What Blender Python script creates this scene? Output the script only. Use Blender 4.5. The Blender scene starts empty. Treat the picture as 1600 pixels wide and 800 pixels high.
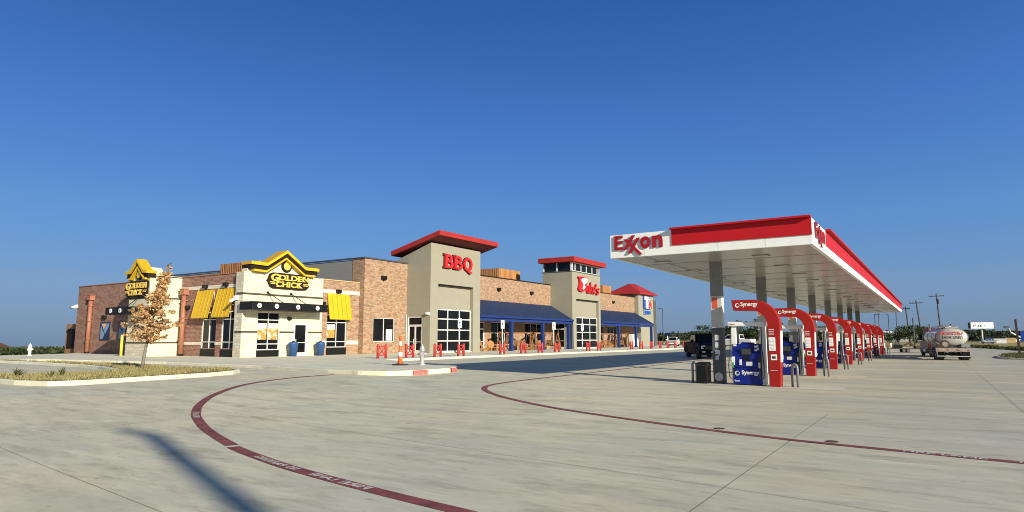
import bpy, bmesh, math, random
from mathutils import Vector, Matrix
R = math.radians
rnd = random.Random(7)
scene = bpy.context.scene
COL = scene.collection

# ------------------------------------------------------------------ materials
def new_mat(name):
    m = bpy.data.materials.new(name); m.use_nodes = True
    nt = m.node_tree; b = nt.nodes['Principled BSDF']
    return m, nt, b
def node(nt, typ, **kw):
    n = nt.nodes.new(typ)
    for k, v in kw.items():
        if k in n.inputs: n.inputs[k].default_value = v
        else: setattr(n, k, v)
    return n
def c4(c): return (c[0], c[1], c[2], 1.0)
def mix(nt, fac, a, b, blend='MIX'):
    n = nt.nodes.new('ShaderNodeMix'); n.data_type = 'RGBA'; n.blend_type = blend
    for sock, val in ((n.inputs[0], fac), (n.inputs[6], a), (n.inputs[7], b)):
        if hasattr(val, 'links'): nt.links.new(val, sock)
        elif isinstance(val, (int, float)): sock.default_value = val
        else: sock.default_value = c4(val)
    return n.outputs[2]
def pos(nt, scale=(1,1,1)):
    g = node(nt, 'ShaderNodeNewGeometry')
    mp = node(nt, 'ShaderNodeMapping'); mp.inputs['Scale'].default_value = scale
    nt.links.new(g.outputs['Position'], mp.inputs['Vector']); return mp.outputs['Vector']
def objpos(nt, scale=(1,1,1)):
    g = node(nt, 'ShaderNodeTexCoord')
    mp = node(nt, 'ShaderNodeMapping'); mp.inputs['Scale'].default_value = scale
    nt.links.new(g.outputs['Object'], mp.inputs['Vector']); return mp.outputs['Vector']
def noise(nt, vec, scale, detail=4, rough=.55):
    n = node(nt, 'ShaderNodeTexNoise', Scale=scale, Detail=detail, Roughness=rough)
    nt.links.new(vec, n.inputs['Vector']); return n.outputs['Fac']
def ramp(nt, fac, lo, hi, a=0., b=1.):
    n = node(nt, 'ShaderNodeMapRange'); n.inputs[1].default_value = lo; n.inputs[2].default_value = hi
    n.inputs[3].default_value = a; n.inputs[4].default_value = b
    nt.links.new(fac, n.inputs[0]); return n.outputs[0]
def bump(nt, b, h, strength=.3, dist=.02):
    n = node(nt, 'ShaderNodeBump', Strength=strength, Distance=dist)
    nt.links.new(h, n.inputs['Height']); nt.links.new(n.outputs['Normal'], b.inputs['Normal'])
def plain(name, col, rough=.6, metal=0., var=.12, scale=3., spec=None, coat=0., loc=True):
    """a colour with slight uneven wear"""
    m, nt, b = new_mat(name)
    v = objpos(nt) if loc else pos(nt)
    f = ramp(nt, noise(nt, v, scale, 5), .3, .7)
    dark = tuple(c*(1-var) for c in col); light = tuple(min(1, c*(1+var)) for c in col)
    nt.links.new(mix(nt, f, dark, light), b.inputs['Base Color'])
    b.inputs['Roughness'].default_value = rough; b.inputs['Metallic'].default_value = metal
    if spec is not None: b.inputs['Specular IOR Level'].default_value = spec
    if coat: b.inputs['Coat Weight'].default_value = coat; b.inputs['Coat Roughness'].default_value = .05
    return m

def concrete_mat(name, base, stain=.5, tracks=True):
    m, nt, b = new_mat(name)
    p = pos(nt)
    big = ramp(nt, noise(nt, p, .16, 7, .66), .36, .62)
    c = mix(nt, big, tuple(x*.80 for x in base), tuple(x*1.10 for x in base))
    warm = ramp(nt, noise(nt, pos(nt, (.5, .9, 1)), .45, 5, .6), .4, .72)
    c = mix(nt, warm, c, (base[0]*1.02, base[1]*.93, base[2]*.85))
    green = ramp(nt, noise(nt, pos(nt, (.8, .5, 1)), .2, 6, .6), .46, .62, 0, .8)
    c = mix(nt, green, c, (base[0]*.80, base[1]*.86, base[2]*.96))
    rot = node(nt, 'ShaderNodeMapping'); rot.inputs['Rotation'].default_value = (0, 0, R(-33)); rot.inputs['Scale'].default_value = (.45, 1.5, 1); nt.links.new(p, rot.inputs['Vector'])
    stk = ramp(nt, noise(nt, rot.outputs[0], .9, 10, .76), .42, .60)
    c = mix(nt, ramp(nt, stk, 0, 1, .5, 0), c, (base[0]*.64, base[1]*.67, base[2]*.72))
    rot2 = node(nt, 'ShaderNodeMapping'); rot2.inputs['Rotation'].default_value = (0, 0, R(-26)); rot2.inputs['Scale'].default_value = (.5, 2.2, 1); nt.links.new(p, rot2.inputs['Vector'])
    sc2 = ramp(nt, noise(nt, rot2.outputs[0], 2.1, 9, .72), .545, .66, 0, .75)
    c = mix(nt, sc2, c, tuple(x*.54 for x in base))
    lt = ramp(nt, noise(nt, rot2.outputs[0], 1.3, 8, .7), .53, .66, 0, .45)
    c = mix(nt, lt, c, tuple(min(.85, x*1.18) for x in base))
    st = ramp(nt, noise(nt, pos(nt, (.35, 1.1, 1)), 1.3, 10, .75), .515, .63, 0, .75)
    c = mix(nt, st, c, tuple(x*stain for x in base))
    if tracks:
        t = ramp(nt, noise(nt, pos(nt, (.035, 1, 1)), .62, 6, .68), .40, .62, 0, .85)
        sep = node(nt, 'ShaderNodeSeparateXYZ'); nt.links.new(p, sep.inputs[0])
        w = ramp(nt, sep.outputs[0], -7, -1); w.node.clamp = True
        w2 = ramp(nt, sep.outputs[1], 9, 24); w2.node.clamp = True
        mul = node(nt, 'ShaderNodeMath', operation='MULTIPLY'); nt.links.new(t, mul.inputs[0]); nt.links.new(w, mul.inputs[1])
        mul2 = node(nt, 'ShaderNodeMath', operation='MULTIPLY'); nt.links.new(mul.outputs[0], mul2.inputs[0]); nt.links.new(w2, mul2.inputs[1])
        c = mix(nt, ramp(nt, w, 0, 1, 0, .75), c, (.82, .84, .90), 'MULTIPLY')
        c = mix(nt, ramp(nt, noise(nt, pos(nt, (.6, 1, 1)), 1.7, 10, .78), .5, .62, 0, .35), c, (.70, .72, .76), 'MULTIPLY')
        c = mix(nt, mul2.outputs[0], c, (base[0]*.42, base[1]*.44, base[2]*.5))
        # worn wheel lanes between the pump islands
        def mth(op, a, b_=None):
            q = node(nt, 'ShaderNodeMath', operation=op)
            for i, v_ in enumerate((a, b_)):
                if v_ is None: continue
                if hasattr(v_, 'links'): nt.links.new(v_, q.inputs[i])
                else: q.inputs[i].default_value = v_
            return q.outputs[0]
        band = mth('COSINE', mth('MULTIPLY', mth('SUBTRACT', sep.outputs[1], 28.9), 2*math.pi/7.8))
        band = ramp(nt, band, -.35, .7); band.node.clamp = True
        wx = ramp(nt, sep.outputs[0], -12, -6); wx.node.clamp = True
        wy = ramp(nt, sep.outputs[1], 19, 25); wy.node.clamp = True
        nz = ramp(nt, noise(nt, pos(nt, (.12, 1, 1)), 1.1, 8, .7), .36, .62)
        lane = mth('MULTIPLY', mth('MULTIPLY', band, nz), mth('MULTIPLY', wx, wy))
        c = mix(nt, mth('MULTIPLY', lane, .6), c, (base[0]*.5, base[1]*.53, base[2]*.62))
        # curved tyre scuffs
        wv = node(nt, 'ShaderNodeTexWave', Scale=.22, Distortion=9., Detail=3.)
        wv.inputs['Detail Scale'].default_value = .35
        nt.links.new(pos(nt, (.25, 1, 1)), wv.inputs['Vector'])
        s = ramp(nt, wv.outputs['Fac'], .93, 1., 0, .35)
        pn = ramp(nt, noise(nt, p, .22, 3), .45, .65)
        m3 = node(nt, 'ShaderNodeMath', operation='MULTIPLY'); nt.links.new(s, m3.inputs[0]); nt.links.new(pn, m3.inputs[1])
        c = mix(nt, m3.outputs[0], c, tuple(x*.6 for x in base))
    fine = noise(nt, p, 24, 4, .7)
    c = mix(nt, ramp(nt, fine, .25, .75, 0, .35), c, tuple(x*.8 for x in base))
    spots = ramp(nt, noise(nt, p, 4.5, 2, .5), .70, .76, 0, .65)
    c = mix(nt, spots, c, tuple(x*.42 for x in base))
    nt.links.new(c, b.inputs['Base Color'])
    b.inputs['Roughness'].default_value = .85
    bump(nt, b, fine, .12, .01)
    return m

def brick_mat(name, c1, c2, mortar, bw=.26, rh=.10):
    m, nt, b = new_mat(name)
    g = node(nt, 'ShaderNodeNewGeometry'); sep = node(nt, 'ShaderNodeSeparateXYZ')
    nt.links.new(g.outputs['Position'], sep.inputs[0])
    ad = node(nt, 'ShaderNodeMath', operation='ADD'); nt.links.new(sep.outputs[0], ad.inputs[0]); nt.links.new(sep.outputs[1], ad.inputs[1])
    cmb = node(nt, 'ShaderNodeCombineXYZ'); nt.links.new(ad.outputs[0], cmb.inputs[0]); nt.links.new(sep.outputs[2], cmb.inputs[1])
    br = node(nt, 'ShaderNodeTexBrick', Scale=1.0); br.inputs['Brick Width'].default_value = bw
    br.inputs['Row Height'].default_value = rh; br.inputs['Mortar Size'].default_value = .014
    br.inputs['Bias'].default_value = -.1
    br.inputs['Color1'].default_value = c4(c1); br.inputs['Color2'].default_value = c4(c2); br.inputs['Mortar'].default_value = c4(mortar)
    nt.links.new(cmb.outputs[0], br.inputs['Vector'])
    n1 = ramp(nt, noise(nt, cmb.outputs[0], .7, 5, .6), .3, .7)
    c = mix(nt, ramp(nt, n1, 0, 1, 0, .12), br.outputs['Color'], tuple(x*.7 for x in c1))
    n2 = node(nt, 'ShaderNodeTexVoronoi', Scale=1.); n2.feature = 'F1'
    mp = node(nt, 'ShaderNodeMapping'); mp.inputs['Scale'].default_value = (1/bw, 1/rh, 1); nt.links.new(cmb.outputs[0], mp.inputs['Vector'])
    nt.links.new(mp.outputs['Vector'], n2.inputs['Vector'])
    sp = node(nt, 'ShaderNodeSeparateColor'); nt.links.new(n2.outputs['Color'], sp.inputs[0])
    c = mix(nt, ramp(nt, sp.outputs[0], .62, .78, 0, .28), c, tuple(min(1, x*1.55) for x in c2))
    c = mix(nt, ramp(nt, sp.outputs[1], .66, .8, 0, .36), c, tuple(x*.5 for x in c1))
    nt.links.new(c, b.inputs['Base Color']); b.inputs['Roughness'].default_value = .9
    bump(nt, b, br.outputs['Fac'], -.4, .02)
    return m

def block_mat(name, base, bw=.8, rh=.4, mort=.85, var=.1):
    """big split-face stone blocks or panel courses"""
    m, nt, b = new_mat(name)
    g = node(nt, 'ShaderNodeNewGeometry'); sep = node(nt, 'ShaderNodeSeparateXYZ')
    nt.links.new(g.outputs['Position'], sep.inputs[0])
    ad = node(nt, 'ShaderNodeMath', operation='ADD'); nt.links.new(sep.outputs[0], ad.inputs[0]); nt.links.new(sep.outputs[1], ad.inputs[1])
    cmb = node(nt, 'ShaderNodeCombineXYZ'); nt.links.new(ad.outputs[0], cmb.inputs[0]); nt.links.new(sep.outputs[2], cmb.inputs[1])
    br = node(nt, 'ShaderNodeTexBrick', Scale=1.0); br.inputs['Brick Width'].default_value = bw
    br.inputs['Row Height'].default_value = rh; br.inputs['Mortar Size'].default_value = .012
    br.inputs['Color1'].default_value = c4(tuple(x*(1+var) for x in base)); br.inputs['Color2'].default_value = c4(tuple(x*(1-var) for x in base))
    br.inputs['Mortar'].default_value = c4(tuple(x*mort for x in base))
    nt.links.new(cmb.outputs[0], br.inputs['Vector'])
    n = noise(nt, cmb.outputs[0], 1.1, 6, .65)
    c = mix(nt, ramp(nt, n, .35, .7, 0, .35), br.outputs['Color'], tuple(x*.82 for x in base))
    nt.links.new(c, b.inputs['Base Color']); b.inputs['Roughness'].default_value = .88
    bump(nt, b, noise(nt, cmb.outputs[0], 9, 5, .7), .35, .03)
    return m

def grass_mat(name, cols, scale=.6):
    m, nt, b = new_mat(name)
    p = pos(nt)
    c = mix(nt, ramp(nt, noise(nt, p, scale, 6, .65), .35, .65), cols[0], cols[1])
    c = mix(nt, ramp(nt, noise(nt, p, scale*6, 4, .7), .45, .75), c, cols[2])
    nt.links.new(c, b.inputs['Base Color']); b.inputs['Roughness'].default_value = 1.
    b.inputs['Specular IOR Level'].default_value = .1
    return m

def leaf_mat(name, cols):
    m, nt, b = new_mat(name)
    g = node(nt, 'ShaderNodeNewGeometry')
    r = node(nt, 'ShaderNodeValToRGB'); e = r.color_ramp.elements
    e[0].color = c4(cols[0]); e[1].color = c4(cols[-1])
    for i, c in enumerate(cols[1:-1]):
        x = r.color_ramp.elements.new((i+1)/(len(cols)-1)); x.color = c4(c)
    nt.links.new(g.outputs['Random Per Island'], r.inputs['Fac'])
    nt.links.new(r.outputs['Color'], b.inputs['Base Color'])
    b.inputs['Roughness'].default_value = .75; b.inputs['Specular IOR Level'].default_value = .2
    tr = node(nt, 'ShaderNodeBsdfTranslucent'); nt.links.new(r.outputs['Color'], tr.inputs['Color'])
    mx = node(nt, 'ShaderNodeMixShader'); mx.inputs[0].default_value = .25
    nt.links.new(b.outputs[0], mx.inputs[1]); nt.links.new(tr.outputs[0], mx.inputs[2])
    nt.links.new(mx.outputs[0], nt.nodes['Material Output'].inputs['Surface'])
    return m

def wood_mat(name, base, axis_scale=(6, 6, .6)):
    m, nt, b = new_mat(name)
    n = noise(nt, pos(nt, axis_scale), 1.4, 5, .65)
    c = mix(nt, ramp(nt, n, .3, .7), tuple(x*.6 for x in base), tuple(min(1, x*1.25) for x in base))
    nt.links.new(c, b.inputs['Base Color']); b.inputs['Roughness'].default_value = .7
    return m

def poster_mat(name, seed, paper):
    m, nt, b = new_mat(name)
    v = pos(nt, (1, 1, 1))
    mp = node(nt, 'ShaderNodeMapping'); mp.inputs['Location'].default_value = (seed, seed*2, seed); nt.links.new(v, mp.inputs['Vector'])
    n = node(nt, 'ShaderNodeTexVoronoi', Scale=3.2); nt.links.new(mp.outputs[0], n.inputs['Vector'])
    n2 = noise(nt, mp.outputs[0], 2.6, 4, .6)
    sep = node(nt, 'ShaderNodeSeparateXYZ'); nt.links.new(v, sep.inputs[0])
    c = mix(nt, ramp(nt, n2, .40, .50), paper, (.62, .27, .06))
    c = mix(nt, ramp(nt, n.outputs['Distance'], .1, .26, .8, 0), c, (.8, .45, .12))
    low = ramp(nt, sep.outputs[2], 2.5, 2.35); low.node.clamp = True
    c = mix(nt, low, paper, c)
    dk = ramp(nt, noise(nt, mp.outputs[0], 6, 2), .6, .64)
    c = mix(nt, ramp(nt, dk, 0, 1, 0, .55), c, (.25, .05, .03))
    nt.links.new(c, b.inputs['Base Color']); b.inputs['Roughness'].default_value = .35
    return m

M = {}
M['pavement'] = concrete_mat('pavement concrete', (.70, .65, .485))
M['walk'] = concrete_mat('sidewalk concrete', (.80, .755, .60), .85, False)
M['curb'] = concrete_mat('curb concrete', (.78, .73, .56), .85, False)
M['pad'] = concrete_mat('island pad concrete', (.64, .60, .5), .8, False)
M['joint'] = plain('joint sealant', (.30, .28, .21), .9, loc=False)
M['red_line'] = plain('worn red road paint', (.205, .05, .048), .8, var=.42, scale=3.5, loc=False)
M['white_line'] = plain('worn white stencil paint', (.55, .5, .47), .8, var=.35, scale=14, loc=False)
M['red_curb'] = plain('red curb paint', (.50, .14, .12), .8, var=.3, scale=5, loc=False)
M['brick'] = brick_mat('tan red brick', (.245, .115, .06), (.385, .24, .14), (.36, .30, .23))
M['brick_red'] = brick_mat('dark red brick', (.19, .07, .048), (.31, .14, .095), (.34, .27, .22))
M['cream'] = block_mat('cream stone', (.71, .65, .465), .9, .2, .72, .08)
M['rubble'] = block_mat('rough pale stone', (.60, .55, .44), .45, .2, .6, .16)
M['stucco'] = block_mat('greige panel', (.295, .275, .215), 2.4, .6, .93, .015)
M['stucco_light'] = M['stucco']
M['siding'] = block_mat('grey metal siding', (.22, .22, .215), 6., .3, .8, .02)
M['band'] = plain('dark string course', (.05, .045, .035), .8)
M['stone_band'] = plain('pale stone course', (.66, .60, .50), .85, loc=False)
M['glass'] = plain('dark window glass', (.007, .008, .010), .07, var=.4, scale=.4, spec=.22)
M['frame'] = plain('aluminium frame', (.70, .70, .68), .45, .1)
M['black'] = plain('black metal', (.008, .008, .009), .5, spec=.25)
M['rubber'] = plain('tyre rubber', (.02, .02, .02), .85)
M['yellow'] = plain('yellow standing seam metal', (.62, .40, .012), .42, var=.06, scale=.8)
M['lemon'] = plain('lemon bollard sleeve', (.66, .62, .06), .5, var=.05)
M['yellow_dark'] = plain('amber roof metal', (.58, .33, .012), .45, var=.06, scale=.8)
M['brown_dark'] = plain('dark brown trim', (.018, .011, .009), .7, spec=.2)
M['cedar'] = wood_mat('cedar boards', (.50, .23, .085))
M['cedar_old'] = wood_mat('weathered cedar boards', (.36, .18, .08))
M['copper'] = plain('salmon downspout', (.34, .135, .08), .55, var=.1)
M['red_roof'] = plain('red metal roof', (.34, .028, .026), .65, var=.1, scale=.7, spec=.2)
M['red_roof_shade'] = plain('roof red darkened as shade', (.12, .02, .018), .7, spec=.2)  # roof red darkened: shade under the overhang put into the colour
M['red_sign'] = plain('red sign face', (.52, .02, .025), .5, var=.05, spec=.25)
M['letter_red'] = plain('dark red letter', (.33, .012, .022), .5, var=.05, spec=.25)
M['maroon'] = plain('dark red side', (.16, .015, .02), .4)
M['red_fascia'] = plain('red canopy panel', (.46, .010, .016), .5, var=.05, scale=.6, spec=.25)
M['red_arch'] = plain('red pump arch', (.32, .013, .011), .5, var=.1, scale=2, spec=.25)
M['orange_red'] = plain('orange red band', (.55, .09, .045), .45)
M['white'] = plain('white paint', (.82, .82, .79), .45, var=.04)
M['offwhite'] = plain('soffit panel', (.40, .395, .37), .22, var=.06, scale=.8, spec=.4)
M['fascia_seam'] = plain('panel joint grey', (.45, .45, .44), .6)
M['seam'] = plain('soffit seam', (.22, .21, .19), .6)
M['grey'] = plain('grey steel paint', (.19, .195, .20), .5, var=.1)
M['grey_dark'] = plain('dark grey paint', (.075, .077, .084), .5, var=.12)
M['grey_light'] = plain('light grey paint', (.50, .49, .47), .5, var=.06)
M['blue_roof'] = plain('blue standing seam roof', (.020, .036, .090), .6, var=.1, scale=.5, spec=.2)
M['blue_trim'] = plain('blue painted steel', (.014, .036, .165), .5, spec=.3)
M['blue_pump'] = plain('pump blue', (.006, .016, .20), .4, spec=.3, var=.15, scale=3)
M['blue_bin'] = plain('blue bin', (.025, .075, .22), .45)
M['blue_sign'] = plain('sign blue', (.015, .06, .33), .35)
M['blue_light'] = plain('pale blue panel', (.16, .3, .55), .4)
M['slate'] = plain('slate blue panel', (.20, .28, .42), .4)
M['navy'] = plain('navy panel', (.012, .018, .06), .4)
M['gold'] = plain('gold letter', (.78, .52, .10), .35, var=.05)
M['sand'] = plain('sand panel', (.62, .42, .2), .5)
M['red_bollard'] = plain('red bollard paint', (.40, .03, .025), .6, var=.15, scale=6)
M['orange'] = plain('cone orange', (.75, .13, .025), .55)
M['silver'] = plain('silver paint', (.55, .55, .52), .4, .5, var=.1)
M['swing'] = wood_mat('oiled cedar swing', (.24, .098, .032), (2, 2, 2))
M['swing_light'] = wood_mat('golden cedar chair', (.42, .19, .05), (2, 2, 2))
M['car_blue'] = plain('dark navy car paint', (.004, .005, .012), .5, .0, spec=.06)
M['car_white'] = plain('white car paint', (.74, .74, .72), .3, coat=.6, var=.03)
M['car_grey'] = plain('charcoal car paint', (.016, .017, .02), .3, .2, coat=.3)
M['tank'] = plain('dull polished aluminium', (.46, .45, .42), .5, .25, var=.1, scale=1.2)
M['tank_side'] = plain('polished aluminium', (.62, .63, .64), .22, .9, var=.08, scale=1.2)
M['truck_red'] = plain('dark red truck paint', (.13, .008, .012), .5, coat=.1)
M['chrome'] = plain('worn chrome', (.6, .58, .54), .25, .85, var=.15, scale=5)
M['plank'] = plain('dirty tan bumper', (.30, .25, .20), .7, var=.3, scale=5)
M['rust'] = plain('rusty steel', (.075, .042, .028), .8, var=.35, scale=4)
M['lamp'] = plain('headlamp glass', (.8, .82, .85), .15)
M['tail'] = plain('tail lamp red', (.4, .02, .02), .3)
M['green'] = plain('green nozzle grip', (.05, .3, .09), .5)
M['screen'] = plain('pump screen', (.045, .05, .055), .15)
M['sticker'] = plain('printed decal', (.62, .6, .6), .45, var=.35, scale=26)
M['pole'] = plain('dark bronze pole', (.055, .055, .065), .5)
M['pole_wood'] = plain('creosoted pole', (.06, .05, .045), .9, var=.25)
M['post_rust'] = plain('dark maroon post', (.045, .022, .02), .7)
M['bark'] = plain('grey bark', (.20, .165, .135), .95, var=.3, scale=9)
M['bark_dark'] = plain('dark bark', (.07, .055, .04), .95, var=.3, scale=3)
M['dry_leaf'] = leaf_mat('dry brown leaves', [(.26, .14, .06), (.44, .25, .11), (.58, .36, .17), (.68, .47, .26)])
M['leaf'] = leaf_mat('dark green foliage', [(.018, .030, .012), (.035, .055, .018), (.055, .08, .028), (.085, .105, .04)])
M['leaf_far'] = leaf_mat('far green foliage', [(.022, .035, .018), (.035, .052, .026), (.05, .065, .035), (.065, .08, .045)])
M['weed'] = leaf_mat('field weeds', [(.035, .05, .015), (.06, .075, .02), (.11, .11, .04), (.17, .15, .07)])
M['blade'] = leaf_mat('dry grass blades', [(.30, .24, .10), (.42, .34, .16), (.20, .20, .07), (.50, .42, .22)])
M['turf'] = grass_mat('dry turf', [(.33, .27, .12), (.22, .19, .075), (.40, .33, .17)], 1.2)
M['turf_green'] = grass_mat('green turf', [(.10, .11, .035), (.16, .15, .055), (.07, .085, .025)], 1.)
M['field'] = grass_mat('dry field', [(.40, .34, .16), (.24, .24, .09), (.36, .25, .14)], .02)
M['poster_a'] = poster_mat('food poster', 1.3, (.72, .68, .6))
M['poster_b'] = poster_mat('food poster bright', 4.1, (.78, .72, .6))
M['poster_c'] = poster_mat('menu poster', 7.7, (.74, .72, .66))

# ------------------------------------------------------------------ mesh builder
class MB:
    def __init__(s): s.v = []; s.f = []; s.fm = []; s.mats = []; s.sm = []
    def mi(s, mat):
        if isinstance(mat, str): mat = M[mat]
        if mat not in s.mats: s.mats.append(mat)
        return s.mats.index(mat)
    def add(s, verts, faces, mat, smooth=False):
        o = len(s.v); s.v += [tuple(v) for v in verts]; k = s.mi(mat)
        for f in faces: s.f.append(tuple(i+o for i in f)); s.fm.append(k); s.sm.append(smooth)
        return s
    def quad(s, a, b, c, d, mat): return s.add([a, b, c, d], [(0, 1, 2, 3)], mat)
    def box(s, x0, x1, y0, y1, z0, z1, mat):
        x0, x1 = min(x0, x1), max(x0, x1); y0, y1 = min(y0, y1), max(y0, y1); z0, z1 = min(z0, z1), max(z0, z1)
        v = [(x0,y0,z0),(x1,y0,z0),(x1,y1,z0),(x0,y1,z0),(x0,y0,z1),(x1,y0,z1),(x1,y1,z1),(x0,y1,z1)]
        return s.add(v, [(0,3,2,1),(4,5,6,7),(0,1,5,4),(1,2,6,5),(2,3,7,6),(3,0,4,7)], mat)
    def bar(s, p0, p1, w, h, mat, up=(0,0,1)):
        """rectangular bar from p0 to p1; w along side, h along up"""
        p0 = Vector(p0); p1 = Vector(p1); d = (p1-p0).normalized(); u = Vector(up)
        if abs(d.dot(u)) > .95: u = Vector((1,0,0))
        sd = d.cross(u).normalized(); u = sd.cross(d).normalized()
        v = []
        for p in (p0, p1):
            for a, b in ((-1,-1),(1,-1),(1,1),(-1,1)): v.append(p + sd*a*w/2 + u*b*h/2)
        return s.add(v, [(0,3,2,1),(4,5,6,7),(0,1,5,4),(1,2,6,5),(2,3,7,6),(3,0,4,7)], mat)
    def prism(s, pts, vec, mat, side=None):
        n = len(pts); vec = Vector(vec); a = [Vector(p) for p in pts]; b = [p+vec for p in a]
        s.add(a+b, [tuple(range(n))[::-1], tuple(range(n, 2*n))], mat)
        s.add(a+b, [(i, (i+1) % n, n+(i+1) % n, n+i) for i in range(n)], side or mat)
        return s
    def cyl(s, p0, p1, r0, mat, r1=None, n=12, caps=True, smooth=True):
        r1 = r0 if r1 is None else r1; p0 = Vector(p0); p1 = Vector(p1); d = (p1-p0).normalized()
        u = d.cross(Vector((0,0,1)) if abs(d.z) < .9 else Vector((1,0,0))).normalized(); w = d.cross(u)
        v = []
        for p, r in ((p0, r0), (p1, r1)):
            for i in range(n):
                a = 2*math.pi*i/n; v.append(p + u*math.cos(a)*r + w*math.sin(a)*r)
        s.add(v, [(i, (i+1) % n, n+(i+1) % n, n+i) for i in range(n)], mat, smooth)
        if caps: s.add(v, [tuple(range(n))[::-1], tuple(range(n, 2*n))], mat)
        return s
    def tube(s, path, r, mat, n=8):
        path = [Vector(p) for p in path]; rings = []; prev = None
        for i, p in enumerate(path):
            d = (path[min(i+1, len(path)-1)] - path[max(i-1, 0)]).normalized()
            u = prev if prev is not None else d.cross(Vector((0,0,1)) if abs(d.z) < .9 else Vector((1,0,0)))
            u = (u - d*u.dot(d)).normalized(); prev = u; w = d.cross(u)
            rr = r[i] if isinstance(r, (list, tuple)) else r
            rings.append([p + u*math.cos(2*math.pi*k/n)*rr + w*math.sin(2*math.pi*k/n)*rr for k in range(n)])
        v = [q for g in rings for q in g]; f = []
        for i in range(len(path)-1):
            for k in range(n): f.append((i*n+k, i*n+(k+1) % n, (i+1)*n+(k+1) % n, (i+1)*n+k))
        s.add(v, f, mat, True)
        m = len(path)
        s.add(v, [tuple(range(n))[::-1], tuple(range((m-1)*n, m*n))], mat)
        return s
    def lathe(s, prof, c, mat, n=16):
        v = []; f = []
        for (r, z) in prof:
            for k in range(n):
                a = 2*math.pi*k/n; v.append((c[0]+r*math.cos(a), c[1]+r*math.sin(a), c[2]+z))
        for i in range(len(prof)-1):
            for k in range(n): f.append((i*n+k, i*n+(k+1) % n, (i+1)*n+(k+1) % n, (i+1)*n+k))
        s.add(v, f, mat, True)
        m = len(prof); s.add(v, [tuple(range(n))[::-1], tuple(range((m-1)*n, m*n))], mat)
        return s
    def build(s, name, parent=None, bevel=0., recalc=True):
        me = bpy.data.meshes.new(name)
        off = Vector((0,0,0))
        me.from_pydata(s.v, [], s.f)
        for m in s.mats: me.materials.append(m)
        me.polygons.foreach_set('material_index', s.fm); me.polygons.foreach_set('use_smooth', s.sm)
        if recalc:
            bm = bmesh.new(); bm.from_mesh(me)
            bmesh.ops.remove_doubles(bm, verts=bm.verts, dist=1e-5)
            bmesh.ops.recalc_face_normals(bm, faces=bm.faces); bm.to_mesh(me); bm.free()
        me.update()
        o = bpy.data.objects.new(name, me); COL.objects.link(o)
        if parent is not None:
            o.parent = parent
            if parent.get('_w'): o.location = -Vector(parent['_w'])
        if bevel:
            b = o.modifiers.new('edge', 'BEVEL'); b.width = bevel; b.segments = 2; b.limit_method = 'ANGLE'; b.angle_limit = R(40)
        return o

def tag(o, label=None, cat=None, group=None, kind=None):
    if label: o['label'] = label
    if cat: o['category'] = cat
    if group: o['group'] = group
    if kind: o['kind'] = kind
    return o
def thing(name, label, cat, loc=(0,0,0), rz=0., group=None, world=False):
    """Empty at a thing's base. world=True: its parts are given in world coordinates."""
    o = bpy.data.objects.new(name, None); COL.objects.link(o); o.empty_display_size = .3
    o.location = loc; o.rotation_euler = (0, 0, rz)
    if world: o['_w'] = [float(c) for c in loc]
    return tag(o, label, cat, group)
KIDS = {}
def copy_tree(o, parent=None):
    c = o.copy(); COL.objects.link(c)
    if parent is not None: c.parent = parent
    for ch in list(o.children): copy_tree(ch, c)
    return c
def struct(name, mb, **kw): return tag(mb.build(name, **kw), kind='structure')

_dg = None
def text_mesh(string, bold=0., space=1., shear=0., extrude=0.):
    cu = bpy.data.curves.new('t', 'FONT'); cu.body = string; cu.size = 1.; cu.offset = bold
    cu.space_character = space; cu.shear = shear; cu.resolution_u = 3
    o = bpy.data.objects.new('t', cu); COL.objects.link(o)
    dg = bpy.context.evaluated_depsgraph_get(); dg.update()
    me = bpy.data.meshes.new_from_object(o.evaluated_get(dg))
    vs = [v.co.copy() for v in me.vertices]; fs = [tuple(p.vertices) for p in me.polygons]
    bpy.data.objects.remove(o); bpy.data.curves.remove(cu); bpy.data.meshes.remove(me)
    return vs, fs
def lettering(mb, string, o, u, v, w, h, mat, depth=.0, bold=0., space=1., shear=0., grow=0., side=None):
    """letters filling the rectangle o + u*w + v*h (world vectors), raised by depth along u x v"""
    vs, fs = text_mesh(string, bold, space, shear)
    x0 = min(p.x for p in vs); x1 = max(p.x for p in vs); y0 = min(p.y for p in vs); y1 = max(p.y for p in vs)
    u = Vector(u); v = Vector(v); n = u.cross(v); o = Vector(o)
    P = [o + u*((p.x-x0)/(x1-x0)*(w+2*grow)-grow) + v*((p.y-y0)/(y1-y0)*(h+2*grow)-grow) for p in vs]
    mb.add([p+n*depth for p in P], fs, mat)
    if depth > .004:
        cnt = {}
        for f in fs:
            for a, b in zip(f, f[1:]+f[:1]): cnt[(a, b)] = 1
        edges = [(a, b) for (a, b) in cnt if (b, a) not in cnt]
        k = len(P)
        mb.add(P+[p+n*depth for p in P], [(a, b, b+k, a+k) for a, b in edges], side or mat)
    return mb

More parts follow.
